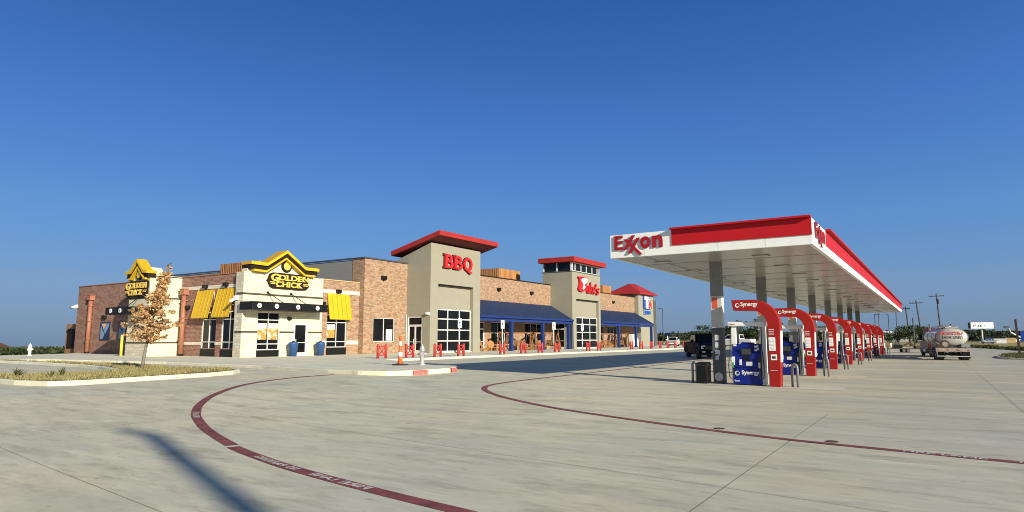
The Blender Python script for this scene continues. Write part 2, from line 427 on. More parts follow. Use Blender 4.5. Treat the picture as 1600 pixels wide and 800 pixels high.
# wall with openings: plane 'x' faces +X (u = y), plane 'y' faces -Y (u = x)
def facade(mb, plane, c, u0, u1, z0, z1, mat, holes=(), depth=.14, reveal=None):
    us = sorted({u0, u1, *[h[0] for h in holes], *[h[1] for h in holes]}); zs = sorted({z0, z1, *[h[2] for h in holes], *[h[3] for h in holes]})
    us = [u for u in us if u0-1e-6 <= u <= u1+1e-6]; zs = [z for z in zs if z0-1e-6 <= z <= z1+1e-6]
    P = (lambda u, z, d=0: (c-d, u, z)) if plane == 'x' else (lambda u, z, d=0: (u, c+d, z))
    for a, b in zip(us, us[1:]):
        for e, f in zip(zs, zs[1:]):
            um, zm = (a+b)/2, (e+f)/2
            if any(h[0] < um < h[1] and h[2] < zm < h[3] for h in holes): continue
            mb.add([P(a, e), P(b, e), P(b, f), P(a, f)], [(0,1,2,3)], mat)
    for h in holes:
        a, b, e, f = h[:4]; r = reveal or mat
        for (p, q) in (((a,e),(b,e)), ((b,e),(b,f)), ((b,f),(a,f)), ((a,f),(a,e))):
            mb.add([P(*p), P(*q), P(*q, depth), P(*p, depth)], [(0,1,2,3)], r)
def window(parent, plane, c, a, b, z0, z1, cols=1, rows=None, depth=.14, fw=.06, kick=0, name='window', glass='glass', colpos=None):
    """frame mesh with a pane child set back in the wall; rows = list of z for the crossbars"""
    P = (lambda u0, u1, e0, e1, d0, d1, m, mat: m.box(c-d1, c-d0, u0, u1, e0, e1, mat)) if plane == 'x' else \
        (lambda u0, u1, e0, e1, d0, d1, m, mat: m.box(u0, u1, c+d0, c+d1, e0, e1, mat))
    f = MB(); d0, d1 = depth-.09, depth+.02
    P(a, a+fw, z0, z1, d0, d1, f, 'frame'); P(b-fw, b, z0, z1, d0, d1, f, 'frame')
    P(a+fw, b-fw, z1-fw, z1, d0, d1, f, 'frame'); P(a+fw, b-fw, z0, z0+fw, d0, d1, f, 'frame')
    xs = colpos or [a+(b-a)*k/cols for k in range(1, cols)]
    ed = [a+fw]
    for x in xs:
        P(x-fw/2, x+fw/2, z0+fw, z1-fw, d0+.003, d1, f, 'frame')
    for z in rows or []:
        P(a+fw, b-fw, z-fw/2, z+fw/2, d0+.006, d1, f, 'frame')
    w = f.build(name, parent)
    g = MB(); P(a+fw*.5, b-fw*.5, z0+fw*.5, z1-fw*.5, depth-.03, depth+.01, g, glass)
    p = g.build('pane', w); p.location = (0, 0, 0)
    return w

def each(name, parent, boxes, mat):
    return [MB().box(*b, mat).build(name, parent) for b in boxes]

# ------------------------------------------------------------------ ground
def sstep(t): t = max(0., min(1., t)); return t*t*(3-2*t)
def gz(x): return .19*sstep((-x-10)/14)
SW = .34                                            # top of the sidewalks
def xr(y): return 5.2+(147-y)*.135                  # right edge of the pavement
def terrain_z(x, y):
    r = math.hypot(x, y); az = math.degrees(math.atan2(x, y))
    base = -.14 if -80 < x < 60 else -.2
    if x < -20 and -60 < y < 150: base = .02 if x > -66 else base
    wl = 1-sstep((az+62)/16) if az > -150 else 0
    d = max(0., -66-x)
    zl = .1-sstep(d/25)*2.0-d*.035 if d < 260 else -1.9-260*.035-(d-260)*.0095
    hill = 12*sstep((r-500)/900) + 2.5*math.sin(x*.004+1)*sstep((r-400)/400)
    return (base+hill)*(1-wl) + min(base, zl)*wl
mb = MB(); NA = 120
radii = [0, 15, 30, 45, 60, 75, 90, 110, 130, 155, 180, 210, 250, 300, 360, 430, 520, 650, 800, 1000, 1300, 1700, 2300, 3200, 4500, 6500]
vs = [(0, 0, terrain_z(0, 0))]; fs = []
for i, r in enumerate(radii[1:]):
    for k in range(NA):
        a = 2*math.pi*k/NA; x, y = r*math.sin(a), r*math.cos(a); vs.append((x, y, terrain_z(x, y)))
for k in range(NA): fs.append((0, 1+(k+1) % NA, 1+k))
for i in range(len(radii)-2):
    for k in range(NA): fs.append((1+i*NA+k, 1+i*NA+(k+1) % NA, 1+(i+1)*NA+(k+1) % NA, 1+(i+1)*NA+k))
mb.add(vs, fs, 'field', True); struct('terrain', mb)

mb = MB(); NX, NY = 44, 20; vs = []; fs = []
def xl(y): return -66 if y > 28 else -66+(28-y)*.45
for j in range(NY+1):
    y = -45+197*j/NY
    for i in range(NX+1): x = xl(y)+(xr(y)-xl(y))*i/NX; vs.append((x, y, gz(x)))
for j in range(NY):
    for i in range(NX): a = j*(NX+1)+i; fs.append((a, a+1, a+NX+2, a+NX+1))
mb.add(vs, fs, 'pavement', True); struct('pavement', mb)

# sawn joints
mb = MB()
def strip(mb, pts, w, mat, dz=.004):
    """flat painted strip along a path on the pavement"""
    n = len(pts); vs = []
    for i, p in enumerate(pts):
        a = Vector(pts[max(i-1, 0)]); b = Vector(pts[min(i+1, n-1)]); d = (b-a).normalized(); s = Vector((-d.y, d.x))*w/2
        vs += [(p[0]+s.x, p[1]+s.y, gz(p[0]+s.x)+dz), (p[0]-s.x, p[1]-s.y, gz(p[0]-s.x)+dz)]
    mb.add(vs, [(2*i, 2*i+1, 2*i+3, 2*i+2) for i in range(n-1)], mat)
for k in range(-5, 3):
    x = -2.15+3.75*k
    ys = (5, 21) if k < 1 else (2, 140)
    if k in (-1, -2, -4): continue
    if k == 0: ys = (1, 16.5)
    strip(mb, [(x-.006*0, ys[0]+(ys[1]-ys[0])*t/20) for t in range(21)], .010, 'joint')
for y0, xa, xb in ((2.95, -26, 2), (7.55, -16, 3.5), (13.0, -9, 2), (-1.6, -20, 2)):
    strip(mb, [(xa+(xb-xa)*t/24, y0-.118*(xa+(xb-xa)*t/24)) for t in range(25)], .009, 'joint')
for xa, ya, xb, yb in ((-9.6, 5.0, -5.9, 7.9), (-9.2, 9.6, -8.2, 11.8)):
    strip(mb, [(xa+(xb-xa)*t/6, ya+(yb-ya)*t/6) for t in range(7)], .005, 'joint')
struct('pavement_joints', mb)

def smooth(pts, n=6):
    out = []
    for i in range(len(pts)-1):
        p0 = Vector(pts[max(i-1, 0)]); p1 = Vector(pts[i]); p2 = Vector(pts[i+1]); p3 = Vector(pts[min(i+2, len(pts)-1)])
        for k in range(n):
            t = k/n
            out.append(tuple(.5*((2*p1)+(p2-p0)*t+(2*p0-5*p1+4*p2-p3)*t*t+(3*p1-p0-3*p2+p3)*t**3)))
    out.append(tuple(pts[-1])); return out
line1 = [(-1.2, 4.95), (-4.05, 5.33), (-5.35, 5.51), (-7.17, 5.83), (-8.53, 6.18), (-9.40, 6.45)]
line1b = [(-9.55, 6.53), (-11.4, 7.28), (-13.05, 8.09), (-14.06, 8.67), (-15.48, 9.64), (-17.33, 11.21), (-19.35, 13.41), (-20.65, 15.6), (-21.3, 17.6), (-21.45, 19.3)]
line2 = [(5.2, 11.4), (3, 11.42), (.9, 11.55), (-.21, 11.69), (-2.12, 11.98), (-3.77, 12.47), (-5.27, 13.03), (-7.18, 13.85), (-8.65, 14.64), (-10.51, 15.9), (-11.93, 17.1), (-12.85, 18.15), (-13.5, 19.4), (-13.83, 21.38), (-14.0, 24.67), (-14.12, 28.57), (-14.5, 36.4), (-14.9, 48.5), (-15, 75)]
for pts, w in ((line1, .2), (line1b, .2), (line2, .2)):
    mb = MB(); strip(mb, smooth(pts), w, 'red_line', .006); struct('fire_lane_line', mb)
def stencil(mb, word, path, start, length, h, flip):
    """letters painted along a path; start and length in metres along it"""
    vs, fs = text_mesh(word, .03); x0 = min(p.x for p in vs); x1 = max(p.x for p in vs); y0 = min(p.y for p in vs); y1 = max(p.y for p in vs)
    P = [Vector(p) for p in path]; acc = [0]
    for a, b in zip(P, P[1:]): acc.append(acc[-1]+(b-a).length)
    out = []
    for q in vs:
        s = start + (q.x-x0)/(x1-x0)*length; t = ((q.y-y0)/(y1-y0)-.5)*h
        i = 0
        while i < len(P)-2 and acc[i+1] < s: i += 1
        d = (P[i+1]-P[i]).normalized(); p = P[i]+d*(s-acc[i]); nrm = Vector((-d.y, d.x))*(-1 if flip else 1)
        p = p+nrm*t; out.append((p.x, p.y, gz(p.x)+.010))
    mb.add(out, fs, 'white_line')
mb = MB(); s1 = smooth(line1)      # the letters read from the store side
stencil(mb, 'FIRE', s1, 4.35, .55, .125, True); stencil(mb, 'LANE', s1, 5.02, .55, .125, True)
stencil(mb, 'NO', s1, 5.95, .26, .125, True); stencil(mb, 'PARKING', s1, 6.3, .95, .125, True)
s1b = smooth(line1b); stencil(mb, 'FIRE LANE', s1b, 4.05, .95, .125, True)
s2 = smooth(line2)[::-1]
L2 = sum((Vector(a)-Vector(b)).length for a, b in zip(s2, s2[1:]))
stencil(mb, 'FIRE LANE', s2, L2-5.75, 1.05, .125, False); stencil(mb, 'NO PARKING', s2, L2-4.35, 1.3, .125, False)
struct('fire_lane_stencil', mb)

def slab(name, pts, z, mat, top=None, zb=-.1, round_=.05):
    mb = MB(); n = len(pts)
    a = [(p[0], p[1], zb) for p in pts]; b = [(p[0], p[1], z-.04) for p in pts]
    cx = sum(p[0] for p in pts)/n; cy = sum(p[1] for p in pts)/n
    # slightly rounded nose: inset the top ring
    c = []
    for i in range(n):
        p = Vector(pts[i]); e0 = (p-Vector(pts[i-1])).normalized(); e1 = (Vector(pts[(i+1) % n])-p).normalized()
        nn = (Vector((-e0.y, e0.x))+Vector((-e1.y, e1.x))); nn = nn.normalized() if nn.length > 1e-4 else Vector((-e0.y, e0.x))
        c.append((p.x+nn.x*.04, p.y+nn.y*.04, z))
    mb.add(a+b, [(i, (i+1) % n, n+(i+1) % n, n+i) for i in range(n)], mat)
    mb.add(b+c, [(i, (i+1) % n, n+(i+1) % n, n+i) for i in range(n)], mat)
    mb.add(c, [tuple(range(n))], top or mat)
    return struct(name, mb)
def inset(pts, d):
    out = []; n = len(pts)
    for i in range(n):
        p = Vector(pts[i]); e0 = (p-Vector(pts[i-1])).normalized(); e1 = (Vector(pts[(i+1) % n])-p).normalized()
        nn = Vector((-e0.y-e1.y, e0.x+e1.x)); nn.normalize(); out.append((p.x+nn.x*d, p.y+nn.y*d))
    return out
# counter-clockwise outline of the raised walk round the building
walk_pts = [(-30.2, 114), (-72, 114), (-72, 31), (-66, 28.6), (-62.4, 21.7), (-60.5, 16), (-56, 16.4), (-51.87, 18.05), (-47.59, 19.8), (-37.99, 21.39), (-28.66, 20.97),
            (-25.44, 20.46), (-22.6, 20.0), (-20.66, 19.93), (-19.4, 20.3), (-18.88, 21.17), (-18.75, 22.6), (-18.93, 23.84), (-19.25, 24.9), (-19.87, 25.57), (-21.94, 27.09), (-26, 29.0), (-30.2, 31.4)]
walk_pts = walk_pts[::1]
def area(p): return sum(a[0]*b[1]-b[0]*a[1] for a, b in zip(p, p[1:]+p[:1]))/2
if area(walk_pts) < 0: walk_pts = walk_pts[::-1]
slab('sidewalk', walk_pts, SW, 'curb', 'walk')
# pale kerb top and walk joints
mb = MB()
def flat_strip(mb, pts, w, z, mat):
    n = len(pts); vs = []
    for i, p in enumerate(pts):
        a = Vector(pts[max(i-1, 0)]); b = Vector(pts[min(i+1, n-1)]); d = (b-a).normalized(); s = Vector((-d.y, d.x))*w/2
        vs += [(p[0]+s.x, p[1]+s.y, z), (p[0]-s.x, p[1]-s.y, z)]
    mb.add(vs, [(2*i, 2*i+1, 2*i+3, 2*i+2) for i in range(n-1)], mat)
flat_strip(mb, [(-30.36, 113), (-30.36, 31.6), (-26.1, 29.15), (-22.05, 27.25), (-20.0, 25.75), (-19.4, 24.95), (-19.1, 23.84), (-18.92, 22.6), (-19.05, 21.2), (-19.5, 20.45), (-20.7, 20.1), (-22.6, 20.17), (-25.4, 20.63), (-28.66, 21.14), (-37.95, 21.56), (-47.5, 19.98), (-51.8, 18.2)], .2, SW+.004, 'curb')
for y in (36, 41, 46, 51, 56, 61, 66, 71, 76, 81, 86, 91, 96): flat_strip(mb, [(-30.5, y), (-37.2, y)], .03, SW+.004, 'joint')
for x in (-33.8,): flat_strip(mb, [(x, 33), (x, 112)], .025, SW+.005, 'joint')
for x in (-46, -42, -38, -34, -30, -26): flat_strip(mb, [(x, 21.8), (x, 28.5)], .03, SW+.004, 'joint')
struct('curb_top', mb)
mb = MB()
for a, b in (((-18.86, 21.35), (-18.79, 22.2)), ((-18.99, 24.1), (-19.24, 24.85))):
    A = Vector(a); B = Vector(b); d = (B-A).normalized(); o = Vector((d.y, -d.x))
    if o.x < 0: o = -o
    p0 = A+o*.055; p1 = B+o*.055; q0 = A-o*.16; q1 = B-o*.16
    mb.add([(p0.x, p0.y, .0), (p1.x, p1.y, .0), (p1.x, p1.y, SW-.03), (p0.x, p0.y, SW-.03), (q0.x, q0.y, SW+.008), (q1.x, q1.y, SW+.008)], [(0,1,2,3), (3,2,5,4)], 'red_curb')
struct('red_curb_paint', mb)

isl = [(-33.5, 9.2), (-27.9, 9.3), (-25.3, 9.25), (-23.75, 9.6), (-23.45, 10.5), (-23.75, 12.0), (-24.3, 15.4), (-24.9, 16.9), (-25.9, 17.9), (-27.0, 18.3), (-28.4, 17.9), (-29.6, 17.3), (-31.6, 17.6), (-34.9, 18.2), (-38.8, 18.0), (-44.3, 17.6), (-50.6, 17.5), (-53, 16.8), (-50, 16.9), (-44.3, 17.0), (-38, 16.7), (-34.8, 16.2), (-31.5, 15.3), (-29.4, 14.6), (-28.7, 13.4), (-28.4, 11.8), (-29.0, 10.7), (-33.5, 10.6)]
if area(isl) < 0: isl = isl[::-1]
slab('landscape_island', isl, SW, 'curb', 'curb')
isl_in = inset(isl, .17)
mb = MB(); mb.add([(x, y, SW+.012) for x, y in isl_in], [tuple(range(len(isl_in)))], 'turf'); struct('island_turf', mb)
isr = [(4.9, 66.2), (8.2, 64.5), (12, 64), (12, 84), (9.2, 88), (7.4, 87.5), (5.4, 81), (4.5, 74), (4.4, 69)]
if area(isr) < 0: isr = isr[::-1]
slab('verge_island', isr, .14, 'curb', 'curb'); isr_in = inset(isr, .17)
mb = MB(); mb.add([(x, y, .152) for x, y in isr_in], [tuple(range(len(isr_in)))], 'turf_green'); struct('verge_turf', mb)
# light concrete pads under the pumps
for k in range(8):
    y = 25.0+7.8*k; mb = MB()
    mb.quad((-8.3, y-1.0, .005), (-2.7, y-1.0, .005), (-2.7, y+.95, .005), (-8.3, y+.95, .005), 'pad'); struct('pump_island', mb)

def in_poly(x, y, p):
    c = False; n = len(p)
    for i in range(n):
        a, b = p[i], p[i-1]
        if (a[1] > y) != (b[1] > y) and x < (b[0]-a[0])*(y-a[1])/(b[1]-a[1])+a[0]: c = not c
    return c
def grass(name, poly, z, n, h, mat, w=.02):
    xs = [p[0] for p in poly]; ys = [p[1] for p in poly]; vs = []; fs = []; k = 0
    while k < n:
        x = rnd.uniform(min(xs), max(xs)); y = rnd.uniform(min(ys), max(ys))
        if not in_poly(x, y, poly): continue
        if math.sin(x*2.1)*math.sin(y*1.7+x)+rnd.random() < .35: k += .3; continue
        a = rnd.uniform(0, 6.28); hh = h*rnd.uniform(.4, 1.3); l = rnd.uniform(.2, .9)*hh; b = rnd.uniform(0, 6.28)
        o = len(vs)
        vs += [(x-w*math.cos(a), y-w*math.sin(a), z), (x+w*math.cos(a), y+w*math.sin(a), z), (x+l*math.cos(b), y+l*math.sin(b), z+hh)]
        fs.append((o, o+1, o+2)); k += 1
    mb = MB(); mb.add(vs, fs, mat); return tag(mb.build(name, recalc=False), kind='stuff')
tag(grass('island_grass', isl_in, SW, 15000, .11, 'blade'), 'short dry straw coloured grass on the kerbed island by the brown tree', 'grass')
tag(grass('verge_grass', isr_in, .15, 5000, .16, 'weed', .03), 'short green grass on the small verge at the right edge', 'grass')

def weed_plant(name, x, y, z, n, h, spread, label):
    vs = []; fs = []
    for i in range(n):
        a = rnd.uniform(0, 6.28); l = h*rnd.uniform(.6, 1.1); t = rnd.uniform(.1, 1)*spread; w = .022
        o = len(vs); cx, sy = math.cos(a), math.sin(a)
        vs += [(x-sy*w, y+cx*w, z), (x+sy*w, y-cx*w, z), (x+cx*t*.5-sy*w*.8, y+sy*t*.5+cx*w*.8, z+l*.6), (x+cx*t*.5+sy*w*.8, y+sy*t*.5-cx*w*.8, z+l*.6), (x+cx*t, y+sy*t, z+l)]
        fs += [(o, o+1, o+3, o+2), (o+2, o+3, o+4)]
    mb = MB(); mb.add(vs, fs, 'weed')
    return tag(mb.build(name, recalc=False), label, 'plant')
weed_plant('spiky_plant', -27.0, 9.95, SW, 50, .34, .4, 'large spiky green weed at the left end of the dry island')
weed_plant('weed_plant', -26.3, 10.7, SW, 18, .24, .24, 'low weed between the spiky weed and the taller stalk on the island')
weed_plant('weed_plant', -26.9, 11.3, SW, 22, .36, .26, 'upright weed stalk growing right of the spiky weed on the island')

# ------------------------------------------------------------------ restaurant
GC = thing('restaurant_building', 'single storey brown brick restaurant with cream stone front, yellow gables and awnings', 'restaurant', (-46, 32, SW), world=True)
T_ = 6.46
body = MB()
facade(body, 'y', 29.0, -67.1, -52.9, SW-.1, T_, 'brick_red')
winB = [(-46.97, -45.13, .95, 3.75), (-44.45, -42.52, .95, 3.75)]
facade(body, 'y', 29.0, -50.0, -42.1, SW-.1, T_, 'brick_red', winB)
body.box(-67.1, -42.02, 40.3, 40.36, SW-.1, T_, 'brick_red')
facade(body, 'x', -67.1, 29.0, 40.3, SW-.1, T_, 'brick_red')
winR = [(36.85, 39.0, .95, 3.6)]
facade(body, 'x', -42.0, 36.0, 40.39, SW-.1, T_+.03, 'brick', winR)
body.box(-67.05, -42.05, 29.05, 40.3, T_-.3, T_-.25, 'grey_dark')
body.build('brick_wall', GC)
cap = MB()
each('wall_coping', GC, [(-67.15, -52.9, 28.94, 29.15, T_, T_+.06), (-50, -42.1, 28.94, 29.15, T_, T_+.06)], 'copper'); each('wall_coping', GC, [(-42.15, -41.94, 36.0, 40.38, T_+.03, T_+.1)], 'sand')
each('stone_course', GC, [(-50, -42.1, 28.96, 29.03, 5.42, 5.68), (-50, -46.97, 28.965, 29.03, 1.2, 1.42), (-45.13, -44.45, 28.965, 29.03, 1.2, 1.42), (-42.52, -42.1, 28.965, 29.03, 1.2, 1.42),
    (-42.03, -41.96, 36.0, 40.38, 5.4, 5.72), (-42.03, -41.965, 36.0, 36.85, 1.18, 1.5), (-42.03, -41.965, 39.0, 40.38, 1.18, 1.5)], 'stone_band')
for (a, b, e, f) in winB:
    window(GC, 'y', 29.0, a, b, e-.05, f, 2, [1.42, 3.1])
    k = MB(); k.box(a, b, 28.97, 29.1, SW, e-.055, 'black'); k.build('base_panel', GC)
w = window(GC, 'x', -42.0, 36.85, 39.0, .95, 3.6, 2, [1.42, 3.0])
k = MB(); k.box(-42.1, -41.97, 36.85, 39.0, SW, .945, 'black'); k.build('base_panel', GC)
p = MB(); p.box(-42.115, -42.105, 36.98, 37.8, 1.75, 2.85, 'poster_c'); p.build('poster', w)

# cream front block
fr = MB(); FX = -41.6; F1 = 28.7; F2 = 36.0; FT = 6.5
holesF = [(30.0, 31.95, SW+.5, 3.62), (33.25, 34.62, SW, 2.9)]
facade(fr, 'x', FX, F1+.32, F2, SW-.1, FT, 'cream', holesF)
facade(fr, 'y', F1, -42.5, FX, SW-.1, FT, 'rubble')
fr.box(FX-.3, FX+.004, F1-.004, F1+.32, SW-.1, FT, 'rubble')
fr.box(-42.5, FX, F2-.01, F2, SW-.1, FT, 'cream')
fr.box(-42.5, FX-.1, F1+.05, F2-.05, FT-.05, FT, 'cream')
gab = [(FX-.02, y, z) for y, z in ((28.95, FT), (28.95, 6.75), (30.3, 6.78), (32.0, 7.9), (33.8, 6.75), (35.0, 6.75), (35.0, FT))]
fr.prism(gab, (-.6, 0, 0), 'cream')
fr.build('stone_front', GC)
each('string_course', GC, [(FX, FX+.05, F1, F2, 4.86, 4.98), (FX, FX+.05, F1, 30.0, 2.1, 2.22), (FX, FX+.05, 31.95, 33.25, 2.1, 2.22), (FX, FX+.05, 34.62, F2, 2.1, 2.22),
    (-42.3, FX+.05, F1-.05, F1, 4.86, 4.98), (-42.3, FX+.05, F1-.05, F1, 2.1, 2.22)], 'band')
w = window(GC, 'x', FX, 30.0, 31.95, SW+.5, 3.62, 2, [1.28, 3.05])
k = MB(); k.box(FX-.1, FX+.03, 30.0, 31.95, SW, SW+.49, 'black'); k.build('base_panel', GC)
for a, b, m in ((30.1, 30.88, 'poster_a'), (31.06, 31.85, 'poster_b')):
    p = MB(); p.box(FX-.115, FX-.105, a, b, 1.6, 2.8, m); p.build('poster', w)
def door(parent, plane, c, a, b, z0, z1, leaves=1, transom=None, depth=.14):
    P = (lambda m, u0, u1, e0, e1, d0, d1, mat: m.box(c-d1, c-d0, u0, u1, e0, e1, mat)) if plane == 'x' else \
        (lambda m, u0, u1, e0, e1, d0, d1, mat: m.box(u0, u1, c+d0, c+d1, e0, e1, mat))
    f = MB(); t = transom or z1
    P(f, a, a+.1, z0, z1, .02, .16, 'frame'); P(f, b-.1, b, z0, z1, .02, .16, 'frame'); P(f, a+.1, b-.1, z1-.1, z1, .02, .16, 'frame')
    if transom: P(f, a+.1, b-.1, t, t+.1, .02, .16, 'frame')
    ww = (b-a-.2)/leaves
    for i in range(leaves):
        u0 = a+.1+ww*i; u1 = u0+ww; zt = t if transom else t-.1
        P(f, u0, u0+.08, z0, zt, .05, .13, 'frame'); P(f, u1-.08, u1, z0, zt, .05, .13, 'frame')
        P(f, u0+.08, u1-.08, z0, z0+.26, .05, .13, 'frame'); P(f, u0+.08, u1-.08, zt-.08, zt, .05, .13, 'frame')
        P(f, u0+.08, u1-.08, z0+1.0, z0+1.05, .05, .13, 'frame')
    d = f.build('door', parent)
    g = MB(); P(g, a+.05, b-.05, z0+.05, z1-.05, .088, .12, 'glass'); g.build('pane', d)
    h = MB()
    for i in range(leaves):
        u = a+.1+ww*i+(.12 if (leaves == 1 or i == 1) else ww-.14)
        P(h, u, u+.04, z0+.85, z0+1.3, -.02, .02, 'frame'); P(h, u, u+.04, z0+.85, z0+.89, .02, .06, 'frame'); P(h, u, u+.04, z0+1.26, z0+1.3, .02, .06, 'frame')
    h.build('handle', d)
    return d
door(GC, 'x', FX, 33.25, 34.62, SW, 2.9)

def gable_roof(parent, along, pts, lo, hi, front, back, ux):
    """stepped yellow gable: pts = (u, z) of the upper line; two trims with a dark gap between"""
    mbq = MB()
    W = (lambda u, z, d: (d, u, z)) if ux == 'x' else (lambda u, z, d: (u, d, z))
    sg = -1 if ux == 'x' else 1
    def band(dz0, dz1, f, b, inset_, mat, topm=None):
        P = [(u, z) for u, z in pts]; c = sum(u for u, _ in P)/len(P)
        P = [(u+(inset_ if u < c else -inset_)*(1 if i in (0, len(P)-1) else 0), z) for i, (u, z) in enumerate(P)]
        for (u0, z0), (u1, z1) in zip(P, P[1:]):
            poly = [W(u0, z0-dz1, f), W(u1, z1-dz1, f), W(u1, z1-dz0, f), W(u0, z0-dz0, f)]
            mbq.prism(poly, W(0, 0, b-f), mat, topm or mat)
    band(0, .23, front, back, 0, 'yellow', 'yellow_dark')
    band(.23, .56, front+sg*.16, back, .06, 'brown_dark')
    band(.56, .70, front+sg*.08, back, .3, 'yellow')
    return mbq.build('gable', parent)
gable_roof(GC, None, [(28.92, 7.27), (30.3, 7.24), (32.0, 8.36), (33.8, 7.22), (35.1, 7.22)], 0, 0, -41.1, -42.3, 'x')
# flat black entrance canopy with round lamps on rods
def flat_canopy(parent, plane, c, a, b, z0, z1, proj, lamps, name='entrance_canopy'):
    f = MB()
    if plane == 'x': f.box(c+.01, c+proj, a, b, z0, z1, 'black')
    else: f.box(a, b, c-proj, c-.01, z0, z1, 'black')
    o = f.build(name, parent, bevel=.02)
    for u in lamps:
        l = MB(); zc = (z0+z1)/2
        if plane == 'x': l.cyl((c+proj, u, zc), (c+proj+.05, u, zc), .17, 'white', n=14); l.box(c+proj+.05, c+proj+.06, u-.12, u+.02, zc-.03, zc+.03, 'grey'); l.box(c+proj+.05, c+proj+.06, u, u+.05, zc-.1, zc+.08, 'grey')
        else: l.cyl((u, c-proj, zc), (u, c-proj-.05, zc), .17, 'white', n=14); l.box(u-.12, u+.02, c-proj-.06, c-proj-.05, zc-.03, zc+.03, 'grey'); l.box(u, u+.05, c-proj-.06, c-proj-.05, zc-.1, zc+.08, 'grey')
        l.build('round_emblem', o)
    return o
ec = flat_canopy(GC, 'x', FX, 28.45, 35.2, 3.72, 4.3, 1.5, (29.0, 30.45, 32.35, 34.2))
for u in (31.0, 33.1): r_ = MB(); r_.cyl((FX+.02, u-.25, 5.1), (FX+1.2, u+.25, 4.3), .03, 'black', n=6); r_.box(FX, FX+.06, u-.35, u-.15, 5.02, 5.16, 'black'); r_.build('tie_rod', ec)
# yellow sloped awnings
def awning(parent, plane, c, a, b, zt, zb, proj):
    f = MB(); n = 5; t = .05
    W = (lambda u, z, d: (c+d, u, z)) if plane == 'x' else (lambda u, z, d: (u, c-d, z))
    poly = [W(a, zt, .05), W(b, zt, .05), W(b, zb, proj), W(a, zb, proj)]
    f.prism(poly, W(0, -.05, -.03) if False else Vector(W(0, -.06, 0))-Vector(W(0, 0, 0)), 'yellow')
    for i in range(n+1):
        u = a+(b-a)*i/n
        f.bar(W(u, zt+.02, .07), W(u, zb+.02, proj+.02), .03, .045, 'yellow_dark')
    f.bar(W(a, zb, proj), W(b, zb, proj), .05, .1, 'yellow')
    o = f.build('awning', parent)
    for u in (a+.04, b-.04): g = MB(); g.bar(W(u, zb+.35, .02), W(u, zb+.35, proj*.72), .03, .03, 'frame'); g.bar(W(u, zb+.85, .02), W(u, zb+.85, proj*.4), .03, .03, 'frame'); g.bar(W(u, zb+.35, .03), W(u, zt-.15, .03), .03, .03, 'frame'); g.build('bracket', o)
    return o
awning(GC, 'y', 29.0, -47.6, -45.5, 5.35, 3.25, .5); awning(GC, 'y', 29.0, -45.0, -42.9, 5.38, 3.28, .5)
awning(GC, 'x', -42.0, 36.75, 39.15, 5.4, 3.3, .45)
def wall_lamp(parent, plane, c, u, z, s=.3):
    m = MB()
    if plane == 'x': m.box(c+.002, c+.22, u-s*.6, u+s*.6, z-s*.35, z+s*.35, 'black'); m.box(c+.002, c+.1, u-.06, u+.06, z-s*.6, z-s*.35, 'black')
    else: m.box(u-s*.6, u+s*.6, c-.22, c-.002, z-s*.35, z+s*.35, 'black'); m.box(u-.06, u+.06, c-.1, c-.002, z-s*.6, z-s*.35, 'black')
    return m.build('wall_lamp', parent, bevel=.02)
wall_lamp(GC, 'y', 28.96, -46.6, 5.62, .4); wall_lamp(GC, 'y', 28.96, -44.0, 5.66, .4); wall_lamp(GC, 'x', -41.96, 37.9, 5.62, .4)
wall_lamp(GC, 'y', 29.0, -61.75, 3.55, .42); wall_lamp(GC, 'x', FX, 32.75, 3.2, .26); wall_lamp(GC, 'x', -42.0, 36.35, 4.55, .34)
wall_lamp(GC, 'y', 29.0, -64.6, 5.0, .4); wall_lamp(GC, 'y', 29.0, -48.85, 4.1, .34)
def downspout(parent, plane, c, u, ztop, zbot, r=.17, mat='copper'):
    m = MB()
    m.cyl((u, c-r-.03, zbot+.12), (u, c-r-.03, ztop-.4), r, mat, n=12)
    m.box(u-.3, u+.3, c-.42, c-.004, ztop-.42, ztop, mat); m.box(u-.36, u+.36, c-.46, c-.004, ztop, ztop+.06, mat)
    m.cyl((u, c-r-.03, zbot), (u, c-r-.03, zbot+.14), r+.04, 'black', n=12)
    for z in (1.6, 3.2, 4.6): m.box(u-r-.04, u+r+.04, c-2*r-.05, c-.004, z, z+.06, mat)
    return m.build('downspout', parent)
downspout(GC, 'y', 29.0, -49.25, 5.5, SW); downspout(GC, 'y', 29.0, -64.2, 5.55, SW)
# drive-through tower
tw = MB(); TX = -50.0; TY = 26.5; TXL = -52.95
facade(tw, 'y', TY, TXL, TX, 1.4, 6.5, 'cream'); facade(tw, 'y', TY-.02, TXL, TX, SW-.1, 1.4, 'rubble')
facade(tw, 'x', TX, TY, 33, SW-.1, 6.52, 'cream'); tw.box(TXL, TXL+.02, TY, 33, SW-.1, 6.5, 'cream'); tw.box(TXL, TX, 32.98, 33, SW-.1, 6.52, 'cream')
tw.box(TXL, TX, TY+.02, 33, 6.4, 6.48, 'cream')
tw.prism([(x, TY-.01, z) for x, z in ((-52.85, 6.49), (-52.85, 6.6), (-52.3, 6.62), (-51.5, 7.25), (-50.7, 6.62), (-50.15, 6.6), (-50.15, 6.49))], (0, 1.6, 0), 'cream')
tw.build('stone_tower', GC)
for z in (4.78, 1.36): each('string_course', GC, [(TX, TX+.05, TY, 29, z-.05, z+.05), (TXL, TX+.05, TY-.06, TY, z-.05, z+.05)], 'band')
gable_roof(GC, None, [(-53.05, 6.86), (-52.45, 6.9), (-51.48, 7.8), (-50.5, 6.9), (-49.9, 6.86)], 0, 0, TY-.4, TY+.4, 'y')
dc = flat_canopy(GC, 'y', TY, -53.75, -49.8, 3.5, 4.05, 1.3, (-52.9, -51.5))
